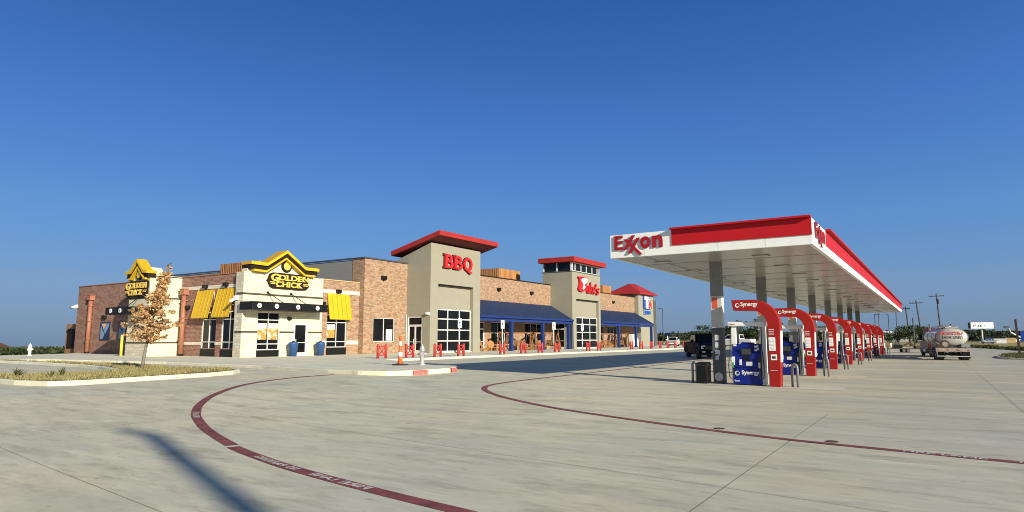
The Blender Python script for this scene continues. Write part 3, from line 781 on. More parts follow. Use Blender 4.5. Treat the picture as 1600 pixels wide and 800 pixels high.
for u in (-52.7, -51.2): r_ = MB(); r_.cyl((u-.2, TY-.02, 4.9), (u+.2, TY-1.1, 4.05), .03, 'black', n=6); r_.build('tie_rod', dc)
# decorative drive-through panels
for a, b in ((-62.35, -60.8), (-59.15, -57.7)):
    p = MB(); z0, z1 = 1.6, 3.06; p.box(a-.06, b+.06, 28.93, 28.996, z0-.06, z1+.06, 'navy'); o = p.build('window_panel', GC)
    q = MB(); Y = 28.925; W_ = b-a; H_ = z1-z0
    def pp(m, pts): q.prism([(a+W_*u, Y, z0+H_*v) for u, v in pts], (0, -.006, 0), m)
    pp('sand', [(.12, .95), (.72, .95), (.42, .58)]); pp('blue_light', [(.78, .95), (.97, .95), (.97, .8), (.6, .32), (.42, .52)]); pp('slate', [(.05, .02), (.05, .62), (.16, .82), (.5, .3), (.34, .02)])
    pp('blue_sign', [(.04, .95), (.08, .95), (.4, .55), (.34, .46), (.12, .86), (.04, .7)])
    q.build('pattern', o)
# cedar screen on the roof
sc2 = MB(); sc2.box(-51.2, -46.0, 33, 36.0, 6.2, 8.0, 'cedar')
for i in range(21): sc2.box(-51.1+i*.25, -51.1+i*.25+.02, 32.975, 33.0, 6.2, 8.0, 'brown_dark')
sc2.build('roof_screen', GC)
cm = MB(); cm.cyl((-67.1, 28.9, 4.62), (-67.7, 28.7, 4.55), .13, 'white', n=10); cm.box(-67.15, -67.0, 28.8, 29.0, 4.55, 4.8, 'white'); cm.build('camera', GC)
cm = MB(); cm.box(-42.4, -42.15, F1-.25, F1-.003, 4.45, 4.75, 'white'); cm.cyl((-42.25, F1-.25, 4.5), (-41.95, F1-.7, 4.35), .11, 'white', n=10); cm.build('camera', GC)

# yellow and black shop signs on both gables (no mascot drawn)
def shop_sign(name, label, u_axis, o, W_, H_, n, disc, dr):
    u = Vector(u_axis); v = Vector((0, 0, 1)); nn = u.cross(v); o = Vector(o)
    t = thing(name, label, 'shop sign', tuple(o), world=True)
    bk = MB(); P = lambda a, b, d=0: o+u*(a*W_)+v*(b*H_)+nn*d
    pts = [(.0,.46), (.03,.62), (.06,.92), (.13,1.02), (.3,1.03), (.97,1.0), (1.0,.9), (1.0,.6), (.98,.45), (1.0,.2), (.95,.02), (.8,-.04), (.14,-.02), (.07,.08), (.04,.3)]
    bk.prism([P(a, b, .02) for a, b in pts][::-1], nn*.16, 'brown_dark'); bk.build('backing', t)
    for word, a, b, w_, h_ in (('OLDEN', .245, .53, .735, .37), ('CHICK', .19, .08, .64, .37)):
        l = MB(); lettering(l, word, P(a, b, .185), u, v, w_*W_, h_*H_, 'gold', .05, .034)
        # slab serifs
        for k in range(5):
            x0 = a+w_*(k/5)
            for bb in (b, b+h_*.86):
                l.box(*[c for i in range(3) for c in sorted(((P(x0+.012, bb, .2))[i], (P(x0+.06, bb+h_*.14, .234))[i]))], 'gold')
        l.build('lettering', t)
    l = MB(); lettering(l, 'G', P(.07, .44, .185), u, v, .19*W_, .5*H_, 'gold', .06, .035); l.build('lettering', t)
    for k, z in enumerate((.34, .24)):
        MB().prism([P(.05+.02*k, z, .185), P(.17, z-.01, .185), P(.17, z+.06, .185), P(.05+.02*k, z+.055, .185)], nn*.04, 'gold').build('speed_stripe', t)
        MB().prism([P(.85, z, .185), P(.985-.02*k, z+.01, .185), P(.985-.02*k, z+.06, .185), P(.85, z+.06, .185)], nn*.04, 'gold').build('speed_stripe', t)
    d = MB(); c = Vector(disc); d.cyl(c, c+nn*.12, dr, 'brown_dark', n=28); d.cyl(c+nn*.12, c+nn*.14, dr*.66, 'gold', n=28); d.build('round_medallion', t)
    return t
shop_sign('shop_sign', 'black and gold GOLDEN CHICK sign on the wide cream front above the door', (0, 1, 0), (FX, 30.55, 5.47), 3.85, 1.12, None, (FX, 32.3, 7.18), .46)
shop_sign('shop_sign', 'black and gold GOLDEN CHICK sign on the narrow drive-through tower at far left', (1, 0, 0), (-53.35, TY, 4.9), 3.25, 1.18, None, (-51.5, TY-.01, 6.6), .42)

# dumpster enclosure wall far left
DE = thing('enclosure_wall', 'low brown wall with dark panel at the far left end of the brick restaurant', 'wall', (-70, 31, SW), world=True)
m_ = MB(); m_.box(-73.7, -67.3, 31, 31.3, SW-.1, 3.1, 'cedar_old'); m_.build('wall', DE)
m_ = MB(); m_.box(-73.25, -71.6, 30.93, 30.998, .7, 2.6, 'brown_dark'); m_.build('panel', DE)
yb = MB(); yb.lathe([(.1, 0), (.1, 1.55), (.07, 1.62), (.0001, 1.65)], (-52.35, 25.9, SW), 'lemon', 12)
tag(yb.build('bollard'), 'yellow pipe bollard at the corner of the drive-through tower', 'bollard')

# ------------------------------------------------------------------ big store
ST = thing('store_building', 'long tan brick travel store with three greige towers and blue porch roofs', 'store', (-42, 70, SW), world=True)
WX = -42.0; BX = -41.45
bw_ = MB()
facade(bw_, 'x', BX, 40.4, 45.89, SW-.1, 8.65, 'brick', [(41.6, 44.3, 1.4, 3.5)])
facade(bw_, 'y', 40.4, -42.95, BX, SW-.1, 8.65, 'brick')
P1 = [(58.2, 59.3, SW, 3.5), (60.6, 64.8, .95, 3.5), (67.8, 72.2, .95, 3.5)]
facade(bw_, 'x', WX, 53.7, 74.2, SW-.1, 8.6, 'brick', P1)
P2 = [(86.8, 90.6, .95, 3.5), (91.8, 95.2, .95, 3.5)]
facade(bw_, 'x', WX, 82.6, 103.2, SW-.1, 8.5, 'brick', P2)
bw_.build('brick_wall', ST)
wb = MB(); wb.box(-75, -42.95, 40.43, 40.5, 6.3, 8.6, 'siding'); wb.box(-75, -42.1, 40.6, 103, 8.2, 8.3, 'grey_dark'); wb.box(-75, -74.9, 40.5, 110, SW, 8.5, 'siding'); wb.box(-75, -42, 112.9, 113, SW, 8.5, 'siding')
wb.build('siding_wall', ST)
cp = MB(); cp.box(-75, BX+.1, 40.3, 40.52, 8.65, 8.77, 'pole'); cp.box(BX-.15, BX+.1, 40.52, 45.89, 8.652, 8.77, 'pole'); cp.box(-42.15, -41.9, 53.7, 74.2, 8.6, 8.7, 'brown_dark'); cp.box(-42.15, -41.9, 82.6, 103.2, 8.5, 8.6, 'brown_dark')
cp.build('wall_coping', ST)
window(ST, 'x', BX, 41.6, 44.3, 1.4, 3.5, 2)
for a, b, e, f in P1[1:]: window(ST, 'x', WX, a, b, e, f, 3, [2.3])
for a, b, e, f in P2: window(ST, 'x', WX, a, b, e, f, 3, [2.3])
door(ST, 'x', WX, 58.2, 59.3, SW, 3.5, 1, 2.7)
wall_lamp(ST, 'x', BX, 42.7, 7.1, .5)
for y, z in ((62, 7.3), (69.3, 7.3), (85, 7.3), (94, 7.3)): wall_lamp(ST, 'x', WX, y, z, .5)
sg = MB(); sg.box(BX-.1, BX-.08, 43.3, 44.1, 1.5, 2.5, 'sticker'); sg.build('notice', ST)

def tower(y0, y1, xf, xb, ztop, niche, grid_z, door_x, mat='stucco', slope=0.):
    """niche = (y0, y1, ztop); the glazed grid fills it up to grid_z; returns the wall part"""
    m = MB(); n0, n1, nz = niche; nd = .4
    facade(m, 'x', xf, y0, y1, SW-.1, ztop, mat, [(n0, n1, SW, nz)], depth=nd)
    P = lambda u, z: (xf-nd, u, z)
    m.add([P(n0, grid_z), P(n1, grid_z), P(n1, nz), P(n0, nz)], [(0,1,2,3)], mat)
    zb = ztop - slope*(xf-xb)
    if door_x:
        a, b, z1 = door_x
        m.add([(xb, y0, SW-.1), (a, y0, SW-.1), (a, y0, z1), (xb, y0, z1)], [(0,1,2,3)], mat)
        m.add([(b, y0, SW-.1), (xf, y0, SW-.1), (xf, y0, z1), (b, y0, z1)], [(0,1,2,3)], mat)
        m.add([(xb, y0, z1), (xf, y0, z1), (xf, y0, ztop), (xb, y0, zb)], [(0,1,2,3)], mat)
        for p, q in (((a, SW), (a, z1)), ((b, SW), (b, z1)), ((a, z1), (b, z1))):
            m.add([(p[0], y0, p[1]), (q[0], y0, q[1]), (q[0], y0+.14, q[1]), (p[0], y0+.14, p[1])], [(0,1,2,3)], mat)
    else:
        m.add([(xb, y0, SW-.1), (xf, y0, SW-.1), (xf, y0, ztop), (xb, y0, zb)], [(0,1,2,3)], mat)
    m.add([(xb, y1, SW-.1), (xf, y1, SW-.1), (xf, y1, ztop), (xb, y1, zb)], [(0,1,2,3)], mat)
    m.add([(xb, y0, SW-.1), (xb, y1, SW-.1), (xb, y1, zb), (xb, y0, zb)], [(0,1,2,3)], mat)
    m.add([(xf, y0, ztop-.01), (xf, y1, ztop-.01), (xb, y1, zb-.01), (xb, y0, zb-.01)], [(0,1,2,3)], mat)
    o = m.build('tower', ST)
    h = grid_z-SW
    if grid_z > SW+1:
        window(o, 'x', xf, n0+.03, n1-.03, SW+.08, grid_z-.02, 3, [SW+.08+h*k/4 for k in (1, 2, 3)], depth=nd-.04, fw=.1)
        s = MB(); s.box(xf-nd, xf-nd+.3, n0+.01, n1-.01, SW-.05, SW+.075, 'stone_band'); s.build('sill', o)
        b_ = MB(); b_.box(xf-nd, xf-.02, n0+.005, n1-.005, nz-.09, nz-.003, 'black'); b_.build('niche_trim', o)
    if door_x: door(o, 'y', y0, door_x[0], door_x[1], SW, door_x[2], 2, 2.85)
    return o
# tower with the BBQ letters and a sloping red roof
t1 = tower(45.9, 53.7, -38.6, -43.6, 10.5, (47.0, 52.5, 6.75), 4.45, (-41.3, -39.5, 3.7), slope=.33)
rf = MB(); s = .26
def slope_slab(mb, xa, xb, y0, y1, z, s, t, top, under):
    A = [(xa, y0, z), (xa, y1, z), (xb, y1, z-s*(xa-xb)), (xb, y0, z-s*(xa-xb))]; B = [(p[0], p[1], p[2]-t) for p in A]
    mb.add(A, [(0,1,2,3)], top); mb.add(B, [(3,2,1,0)], under)
    mb.add(A+B, [(0,1,5,4), (1,2,6,5), (2,3,7,6), (3,0,4,7)], top)
slope_slab(rf, -37.15, -43.1, 45.35, 54.85, 11.48, .26, .46, 'red_roof', 'red_roof_shade')
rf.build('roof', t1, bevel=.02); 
gap = MB(); gap.box(-38.75, -38.58, 45.85, 53.75, 10.5, 10.62, 'brown_dark'); gap.build('roof_trim', t1)
# middle tower with clerestory and flat red roof
t2 = tower(74.2, 82.6, -38.8, -43.2, 10.35, (75.3, 82.0, 6.78), 4.45, (-41.9, -39.9, 3.6))
cl = MB()
cl.box(-43.1, -38.95, 74.35, 82.45, 10.35, 11.5, 'glass'); cl.build('clerestory', t2)
fr_ = MB()
for y in (74.3, 75.2, 76.9, 78.5, 80.2, 81.8, 82.42): fr_.box(-38.96, -38.86, y, y+.12, 10.35, 11.5, 'frame')
fr_.box(-38.96, -38.84, 74.3, 82.5, 10.35, 10.45, 'frame'); fr_.box(-38.965, -38.845, 74.3, 82.5, 11.4, 11.5, 'frame')
for x in (-43.1, -41.1, -39.05): fr_.box(x-.06, x+.1, 74.25, 74.36, 10.35, 11.5, 'frame')
fr_.box(-39.05, -38.8, 74.22, 74.5, 10.35, 11.5, 'frame')
fr_.build('window_frame', t2)
rf = MB(); rf.box(-43.5, -38.15, 73.55, 83.3, 11.5, 12.14, 'red_roof'); rf.build('roof', t2, bevel=.03)
tr = MB(); tr.box(-43.25, -38.72, 74.12, 82.68, 10.28, 10.36, 'grey_dark'); tr.build('string_course', t2)
# far tower with a hipped red roof
t3 = tower(102.7, 109.5, -41.3, -46.5, 9.1, (104, 108, .36), SW, None)
rf = MB(); e0, e1, f0, f1 = -46.8, -40.65, 102.0, 110.2; zc = 9.05
rf.box(e0, e1, f0, f1, zc, zc+.18, 'red_roof')
rf.add([(e0, f0, zc+.18), (e1, f0, zc+.18), (e1, f1, zc+.18), (e0, f1, zc+.18), (-44.2, 105.6, 11.1), (-43.4, 106.8, 11.1)], [(0,1,4), (1,2,5,4), (2,3,5), (3,0,4,5)], 'red_roof')
rf.build('roof', t3)
# blue porches
def porch(y0, y1, posts, tie=True):
    m = MB(); n = int((y1-y0)/.55); zt, ze, xe = 5.92, 4.05, -38.72
    m.add([(WX+.02, y0, zt), (WX+.02, y1, zt), (xe, y1, ze), (xe, y0, ze)], [(0,1,2,3)], 'blue_roof')
    m.add([(WX+.02, y0, zt-.12), (WX+.02, y1, zt-.12), (xe, y1, ze-.12), (xe, y0, ze-.12)], [(0,1,2,3)], 'grey_dark')
    m.add([(WX+.02, y1, zt), (xe, y1, ze), (xe, y1, ze-.12), (WX+.02, y1, zt-.12)], [(0,1,2,3)], 'blue_trim')
    for i in range(n+1):
        y = y0+.04+(y1-y0-.08)*i/n
        m.bar((WX+.02, y, zt+.01), (xe, y, ze+.01), .025, .02, 'blue_roof')
    o = m.build('porch_roof', ST)
    g = MB(); g.box(xe-.02, xe+.17, y0, y1, ze-.2, ze+.0, 'blue_trim'); g.box(xe-.02, xe+.2, y0, y1, ze-.03, ze+.015, 'blue_trim'); g.build('gutter', o)
    b = MB(); b.box(xe-.42, xe-.1, y0+.02, y1-.02, ze-.56, ze-.21, 'blue_trim'); b.build('eave_beam', o)
    for y in posts:
        p = MB(); p.box(xe-.43, xe-.09, y-.19, y+.19, SW, ze-.565, 'blue_trim'); p.box(xe-.5, xe-.02, y-.26, y+.26, SW, SW+.14, 'blue_trim')
        p.build('post', o, bevel=.012)
    d = MB(); y = posts[-1]; d.cyl((xe+.06, y1-.12, SW), (xe+.06, y1-.12, ze-.2), .06, 'blue_trim', n=8); d.build('downspout', o)
    return o
porch(53.75, 74.17, [60.1, 66.9, 73.4]); porch(82.65, 102.65, [89.1, 95.6, 102.2])
for x0, x1, y0, y1, z in ((-51.2, -48, 71.0, 76.3, 10.95), (-50, -46, 99, 102.2, 10.5)):
    m = MB(); m.box(x0, x1, y0, y1, 7.5, z, 'cedar')
    k = int((x1-x0)/.3)
    for i in range(k): m.box(x0+.3*i+.1, x0+.3*i+.12, y0-.02, y0, 7.5, z, 'brown_dark')
    for i in range(int((y1-y0)/.3)): m.box(x1, x1+.02, y0+.3*i+.1, y0+.3*i+.12, 7.5, z, 'brown_dark')
    m.build('roof_screen', ST)
cm = MB(); cm.box(-38.9, -38.62, 45.6, 45.895, 3.85, 4.05, 'white'); cm.build('camera', ST)
dsp = MB(); dsp.cyl((-41.38, 45.8, SW), (-41.38, 45.8, 3.9), .06, 'grey_light', n=8); dsp.build('conduit', ST)

# letter signs on the towers
def letters(name, label, o, u, w, h, text, face, edge, depth=.22, bold=.03, shear=0, serif=False, space=1.):
    t = thing(name, label, 'letter sign', o, world=True); v = Vector((0,0,1)); u = Vector(u); n = u.cross(v); O = Vector(o)
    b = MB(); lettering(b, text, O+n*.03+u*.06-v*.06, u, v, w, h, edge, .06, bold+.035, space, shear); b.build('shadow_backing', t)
    l = MB(); lettering(l, text, O+n*.1, u, v, w, h, face, depth, bold, space, shear, side=edge)
    l.build('lettering', t); return t, l
BQ = thing('letter_sign', 'red BBQ letters with slab serifs on the tower with the sloping roof', 'letter sign', (-38.6, 47.6, 8.2), world=True)
def bbq(mb, mat, grow, d0, d1):
    X = -38.6
    for ch, a, b in (('B', 47.65, 49.0), ('B', 49.1, 50.45), ('Q', 50.55, 52.05)):
        z0, z1 = 8.3, 9.62
        if ch == 'Q': z0 = 8.02
        lettering(mb, ch, (X+d0, a+.1-grow, z0-grow), (0,1,0), (0,0,1), b-a-.1+2*grow, z1-z0+2*grow, mat, d1-d0, .018)
        if ch == 'B':
            for z in (8.3, 9.5): mb.box(X+d0, X+d1, a-.04-grow, a+.2, z-grow, z+.12+grow, mat)
b_ = MB(); bbq(b_, 'brown_dark', .06, .03, .1); b_.build('shadow_backing', BQ)
b_ = MB(); bbq(b_, 'red_sign', 0, .101, .26); b_.build('lettering', BQ)
DK = thing('letter_sign', "red script Duke's letters with a white patch on the big D", 'letter sign', (-38.8, 75.6, 7.6), world=True)
def dk(pts): return [(75.6+(x-240)*.01238, 9.68-(y-240)*.004875+(x-240)*.0006) for x, y in pts]
D_red = dk([(235, 235), (330, 228), (450, 252), (452, 300), (430, 400), (440, 520), (400, 610), (330, 645), (268, 628), (242, 565), (275, 400), (268, 300)])
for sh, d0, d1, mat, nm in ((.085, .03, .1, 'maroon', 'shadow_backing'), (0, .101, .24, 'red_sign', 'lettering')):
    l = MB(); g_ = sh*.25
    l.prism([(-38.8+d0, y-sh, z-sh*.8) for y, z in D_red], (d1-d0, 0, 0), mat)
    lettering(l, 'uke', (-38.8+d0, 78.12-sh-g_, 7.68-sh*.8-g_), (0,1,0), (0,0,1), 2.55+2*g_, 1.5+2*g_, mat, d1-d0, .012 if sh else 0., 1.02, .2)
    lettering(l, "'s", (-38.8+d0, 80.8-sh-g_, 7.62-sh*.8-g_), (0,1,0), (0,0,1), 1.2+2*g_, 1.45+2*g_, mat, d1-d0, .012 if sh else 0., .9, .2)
    l.build(nm, DK)
l = MB(); X = -38.56
l.prism([(X, y, z) for y, z in dk([(310, 300), (370, 262), (432, 278), (448, 330), (424, 392), (385, 425), (372, 475), (395, 505), (375, 560), (345, 590), (330, 570), (340, 520), (352, 475), (335, 400), (302, 350)])], (.05, 0, 0), 'white')
l.build('white_patch', DK)
TA = thing('letter_sign', 'blue square sign with white T and red A on the far hipped tower', 'letter sign', (-41.3, 104.6, 5.8), world=True)
l = MB(); l.box(-41.28, -41.1, 104.65, 107.3, 6.6, 8.85, 'blue_sign'); l.box(-41.28, -41.1, 104.75, 107.8, 5.75, 6.45, 'blue_light'); l.box(-41.1, -41.08, 104.85, 107.7, 5.85, 6.3, 'blue_sign'); l.build('backing', TA)
l = MB(); lettering(l, 'T', (-41.1, 104.9, 6.75), (0,1,0), (0,0,1), 1.9, 2.0, 'white', .12, .07); lettering(l, 'A', (-41.09, 106.25, 6.7), (0,1,0), (0,0,1), 1.9, 1.7, 'white', .08, .1); l.build('lettering', TA)
l = MB(); lettering(l, 'A', (-41.01, 106.4, 6.75), (0,1,0), (0,0,1), 1.65, 1.5, 'red_sign', .06, .05); l.build('red_letter', TA)

# ------------------------------------------------------------------ canopy over the pumps
CN = thing('fuel_canopy', 'long white flat fuel canopy with red fascia on eight grey columns', 'canopy', (-6.4, 53, 0), world=True)
cx0, cx1, cy0, cy1, cz0, cz1 = -9.8, -3.0, 21.8, 85.2, 4.6, 5.44
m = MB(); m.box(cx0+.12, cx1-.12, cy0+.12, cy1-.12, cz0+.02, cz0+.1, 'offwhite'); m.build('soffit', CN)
m = MB()
for a, b, c, d in ((cx0, cx1, cy0, cy0+.12), (cx0, cx1, cy1-.12, cy1), (cx0, cx0+.12, cy0+.12, cy1-.12), (cx1-.12, cx1, cy0+.12, cy1-.12)): m.box(a, b, c, d, cz0, cz1, 'white')
m.build('fascia', CN)
m = MB(); m.box(cx0+.12, cx1-.12, cy0+.12, cy1-.12, cz1-.3, cz1-.25, 'grey_light'); m.build('roof_deck', CN)
m = MB()
for k in range(20): y = cy0+2.95+k*3.1; m.box(cx0+.15, cx1-.15, y, y+.03, cz0+.012, cz0+.02, 'seam')
for x in (cx0+1.15,): m.box(x, x+.02, cy0+.15, cy1-.15, cz0+.01, cz0+.02, 'seam')
m.build('soffit_seam', CN)
for k in range(8):
    for x in (-8.6, -5.0):
        for dy in (-2.2, 1.6):
            m = MB(); y = 26.2+7.8*k+dy; m.box(x-.28, x+.28, y-.2, y+.2, cz0-.004, cz0+.02, 'seam'); m.box(x-.22, x+.22, y-.15, y+.15, cz0-.008, cz0+.02, 'grey_light'); m.build('recessed_light', CN)
m = MB()
m.box(-7.48, -3.0, cy0-.03, cy0, 4.9, 5.44, 'red_fascia'); m.box(-7.5, -3.0, cy0-.2, cy0, 5.44, 5.5, 'red_fascia')
m.prism([(-7.5, cy0-.24, 5.44), (-7.5, cy0-.05, 5.44), (-7.5, cy0-.05, 5.3)], (4.5, 0, 0), 'red_fascia') if False else None
m.box(cx1, cx1+.03, 24.9, cy1, 4.9, 5.44, 'red_fascia'); m.box(cx1, cx1+.18, 24.9, cy1+.05, 5.44, 5.5, 'red_fascia')
m.build('red_panel', CN)
m = MB()
for x in (-8.5, -5.9, -4.4): m.box(x, x+.012, cy0-.003, cy0, cz0, 4.89, 'fascia_seam')
m.build('fascia_seam', CN)
m = MB()
for k in range(17): m.box(cx1+.03, cx1+.033, 28+k*3.4, 28.012+k*3.4, 4.9, 5.44, 'maroon'); m.box(cx1, cx1+.003, 28+k*3.4, 28.012+k*3.4, cz0, 4.9, 'fascia_seam')
m.build('fascia_seam', CN)
m = MB(); m.cyl((-3.3, 52, 5.2), (-3.3, 52, 5.95), .04, 'black', n=6); m.box(-3.4, -3.2, 51.9, 52.1, 5.75, 6.0, 'black'); m.build('sensor', CN)
for k in range(8):
    y = 25.25+7.8*k
    p = MB(); x0, x1, y0, y1 = -7.16, -6.74, y-.15, y+.15
    p.box(x0, x1, y0, y1, 0, 2.1, 'grey_dark' if k == 0 else 'grey'); p.box(x0, x1, y0, y1, 2.1, 3.3, 'grey_light'); p.box(x0+.05, x1-.16, y0-.006, y0+.01, 2.82, 3.25, 'orange_red'); p.box(x1-.01, x1+.006, y0+.02, y1-.02, 2.1, 3.3, 'white'); p.box(x0, x1, y0, y1, 3.3, cz0+.03, 'grey')
    o = p.build('column', CN, bevel=.012)
    if k == 0:
        q = MB(); 
        for z, w in ((1.62, .16), (1.35, .14), (1.05, .17), (.9, .12)): q.box(-7.05, -7.05+w, y0-.004, y0-.001, z, z+.2, 'sticker')
        q.cyl((-6.95, y0-.004, .26), (-6.95, y0-.001, .26), .16, 'grey_light', n=18); q.build('sticker', o)
# crossed-x lettering on two sides
def crossed(mb, o, u, W_, H_, mat, edge, d0, d1):
    u = Vector(u); v = Vector((0,0,1)); n = u.cross(v); O = Vector(o)+n*d0; D = n*(d1-d0)
    cnt = [0]
    def poly(pts):
        cnt[0] += 1; e = n*(.003*cnt[0]); mb.prism([O+e+u*(x*W_)+v*(y*H_) for x, y in pts], D, mat, edge)
    def stroke(x0, y0, x1, y1, t): poly([(x0, y0), (x0+t, y0), (x1+t, y1), (x1, y1)])
    poly([(0, .30), (.062, .30), (.062, 1), (0, 1)])                     # E
    for y, w_ in ((.30, .18), (.60, .165), (.865, .18)): poly([(.062, y), (w_, y), (w_, y+.135), (.062, y+.135)])
    stroke(.51, .0, .19, .80, .085)         # the shared falling stroke
    stroke(.19, .28, .375, .965, .07)       # two parallel rising strokes
    stroke(.285, .09, .475, .825, .068)
    for ch, x0, x1, y0 in (('o', .545, .755, .28), ('n', .79, 1.0, .30)):
        lettering(mb, ch, O+u*(x0*W_)+v*(y0*H_), u, v, (x1-x0)*W_, (.87-y0)*H_, mat, d1-d0, .04, 1., 0, side=edge)
def brand_letters(label, o, u, W_, H_):
    t = thing('canopy_lettering', label, 'letter sign', o, world=True)
    b = MB(); crossed(b, o, u, W_, H_, 'letter_red', 'maroon', .012, .05); b.build('lettering', t)
brand_letters('large red crossed-x letters on the front white fascia of the canopy', (-9.62, cy0, 4.66), (1,0,0), 1.82, .74)
brand_letters('large red crossed-x letters on the right side fascia at the near canopy corner', (cx1, 22.3, 4.68), (0,1,0), 2.1, .7)

# ------------------------------------------------------------------ pumps
ORD = ['nearest', 'second nearest', 'third nearest', 'fourth nearest', 'fifth nearest', 'sixth nearest', 'second farthest', 'farthest']
def make_pump():
    t = thing('fuel_pump', '', 'fuel pump')
    b = MB()
    b.prism([(-.5, y, z) for y, z in ((-.28, .03), (-.28, .62), (-.33, .66), (-.33, 1.12), (-.27, 1.22), (-.25, 1.48), (.25, 1.48), (.27, 1.22), (.33, 1.12), (.33, .66), (.28, .62), (.28, .03))], (1.0, 0, 0), 'blue_pump')
    b.box(-.2, .2, -.2, .2, 1.48, 1.54, 'blue_pump')
    b.build('cabinet', t, bevel=.015)
    p = MB()
    for s in (-1, 1):
        p.box(s*.47-.06*(1-s)/2-.02, s*.47+.09, -.17, .17, 1.45, 2.13, 'white') if s < 0 else p.box(.50, .62, -.22, .2, .03, 2.13, 'white')
    p.box(-.56, -.47, -.2, .2, .03, 1.45, 'grey_light')
    p.build('side_post', t, bevel=.01)
    p = MB(); p.box(-.56, -.36, .02, .2, 1.5, 2.13, 'grey'); p.build('rear_post', t)
    p = MB(); p.box(-.66, .68, -.24, .24, 2.13, 2.29, 'white'); o = p.build('top_valance', t, bevel=.02)
    q = MB(); lettering(q, 'Exxon', (-.6, -.245, 2.17), (1,0,0), (0,0,1), .22, .07, 'red_sign', .003, .02); q.build('lettering', o)
    p = MB(); p.box(-.19, .19, -.352, -.33, 1.06, 1.34, 'black'); p.box(-.16, .16, -.357, -.352, 1.1, 1.31, 'screen'); p.build('screen', t)
    p = MB(); p.box(-.1, .12, -.35, -.33, .88, 1.03, 'black'); p.box(-.25, -.17, -.37, -.33, .72, .92, 'sticker'); p.box(-.02, .2, -.345, -.33, .70, .84, 'sticker'); p.build('keypad', t)
    p = MB()
    for x, z in ((.3, 1.36), (.38, 1.28), (.3, 1.24), (.36, 1.38)): p.box(x, x+.07, -.34, -.25, z-.02, z+.06, 'sticker')
    p.box(-.46, -.36, -.3, -.25, 1.4, 1.46, 'white'); p.build('sticker', t)
    for s, m_ in ((-1, 'white'), (1, 'black')):
        n_ = MB(); x = s*.46
        n_.box(x-.04, x+.04, -.42, -.33, .72, 1.02, m_); n_.bar((x, -.4, .72), (x, -.36, .5), .04, .05, 'black'); n_.box(x-.03, x+.03, -.44, -.42, .62, .82, 'green' if s < 0 else 'grey')
        n_.build('nozzle', t)
        h = MB(); h.tube([(s*.53, -.22, 2.1), (s*.55, -.3, 1.85), (s*.56, -.36, 1.3), (s*.62, -.42, .7), (s*.6, -.42, .3), (s*.52, -.42, .2), (s*.45, -.4, .3), (s*.46, -.41, .55)], .018, 'rubber', 6); h.build('hose', t)
    p = MB(); lettering(p, 'Synergy', (-.2, -.285, .34), (1,0,0), (0,0,1), .62, .19, 'white', .004, .03)
    p.cyl((-.36, -.284, .42), (-.36, -.29, .42), .085, 'sticker', n=16); p.cyl((-.34, -.289, .43), (-.34, -.293, .43), .05, 'blue_pump', n=12)
    lettering(p, 'Exxon', (-.46, -.285, .12), (1,0,0), (0,0,1), .18, .06, 'white', .004, .03)
    p.build('lettering', t)
    return t
PX = -5.83
p0 = make_pump()
for k in range(8):
    o = p0 if k == 0 else copy_tree(p0)
    o.location = (PX, 25.05+7.8*k, .012); o['label'] = ORD[k]+' blue fuel pump with white frame, under the '+ORD[k]+' red arch'; o['group'] = 'fuel pumps under the canopy'
def make_arch():
    t = thing('pump_arch', '', 'arch')
    y0, y1 = -.2, .2
    # outline in x (0 = outer foot), z
    outer = [(0, 0), (.07, 2.15)]; inner = [(-.37, 0), (-.36, 2.15)]
    for k in range(1, 9):
        a = math.pi/2*k/8; outer.append((.07-.95*(1-math.cos(a)), 2.15+.93*math.sin(a)))
    for k in range(1, 9):
        a = math.pi/2*k/8; inner.append((-.36-.45*(1-math.cos(a)), 2.15+.52*math.sin(a)))
    outer.append((-1.58, 3.08)); inner.append((-1.52, 2.70))
    m = MB(); n = len(outer); v = []
    for (ox, oz), (ix, iz) in zip(outer, inner): v += [(ox, y0, oz), (ix, y0, iz), (ox, y1, oz), (ix, y1, iz)]
    f = []
    for i in range(n-1):
        a, b = 4*i, 4*i+4; f += [(a, a+1, b+1, b), (a+2, b+2, b+3, a+3), (a, b, b+2, a+2), (a+1, a+3, b+3, b+1)]
    f += [(0, 2, 3, 1), (4*n-4, 4*n-3, 4*n-1, 4*n-2)]
    m.add(v, f, 'red_arch'); body = m.build('frame', t, bevel=.012)
    p = MB(); p.prism([(.028, -.17, .85), (.028, .17, .85), (.06, .17, 1.95), (.06, -.17, 1.95)], (.02, 0, 0), 'white'); p.build('side_decal', t)
    p = MB(); lettering(p, 'Synergy', (-1.25, y0-.003, 2.80), (1,0,0), (0,0,1), .6, .2, 'white', .004, .025)
    p.cyl((-1.37, y0-.001, 2.88), (-1.37, y0-.006, 2.88), .08, 'white', n=16); p.cyl((-1.35, y0-.006, 2.89), (-1.35, y0-.009, 2.89), .05, 'red_arch', n=12); p.build('lettering', t)
    p = MB(); p.box(-.33, -.11, y0-.012, y0-.001, 1.25, 1.72, 'white')
    for z in (1.3, 1.42, 1.55): p.box(-.3, -.15, y0-.016, y0-.0115, z, z+.06, 'sticker')
    p.build('notice', t)
    p = MB(); p.box(-.28, -.08, y0-.012, y0-.001, .92, 1.12, 'white'); p.box(-.24, -.12, y0-.016, y0-.0115, .97, 1.06, 'screen'); p.build('notice', t)
    for z in (1.82, 1.9, 1.98): p = MB(); p.box(-.32, -.14, y0-.008, y0-.001, z, z+.03, 'sticker'); p.build('printed_line', t)
    p = MB(); p.box(-.31, -.08, y0-.006, y0-.001, .55, .565, 'sticker'); p.build('printed_line', t)
    return t
a0 = make_arch()
for k in range(8):
    o = a0 if k == 0 else copy_tree(a0)
    o.location = (-4.66, 24.72+7.8*k, .012); o['label'] = ORD[k]+' red curved arch rising beside and over its blue pump'; o['group'] = 'red pump arches'
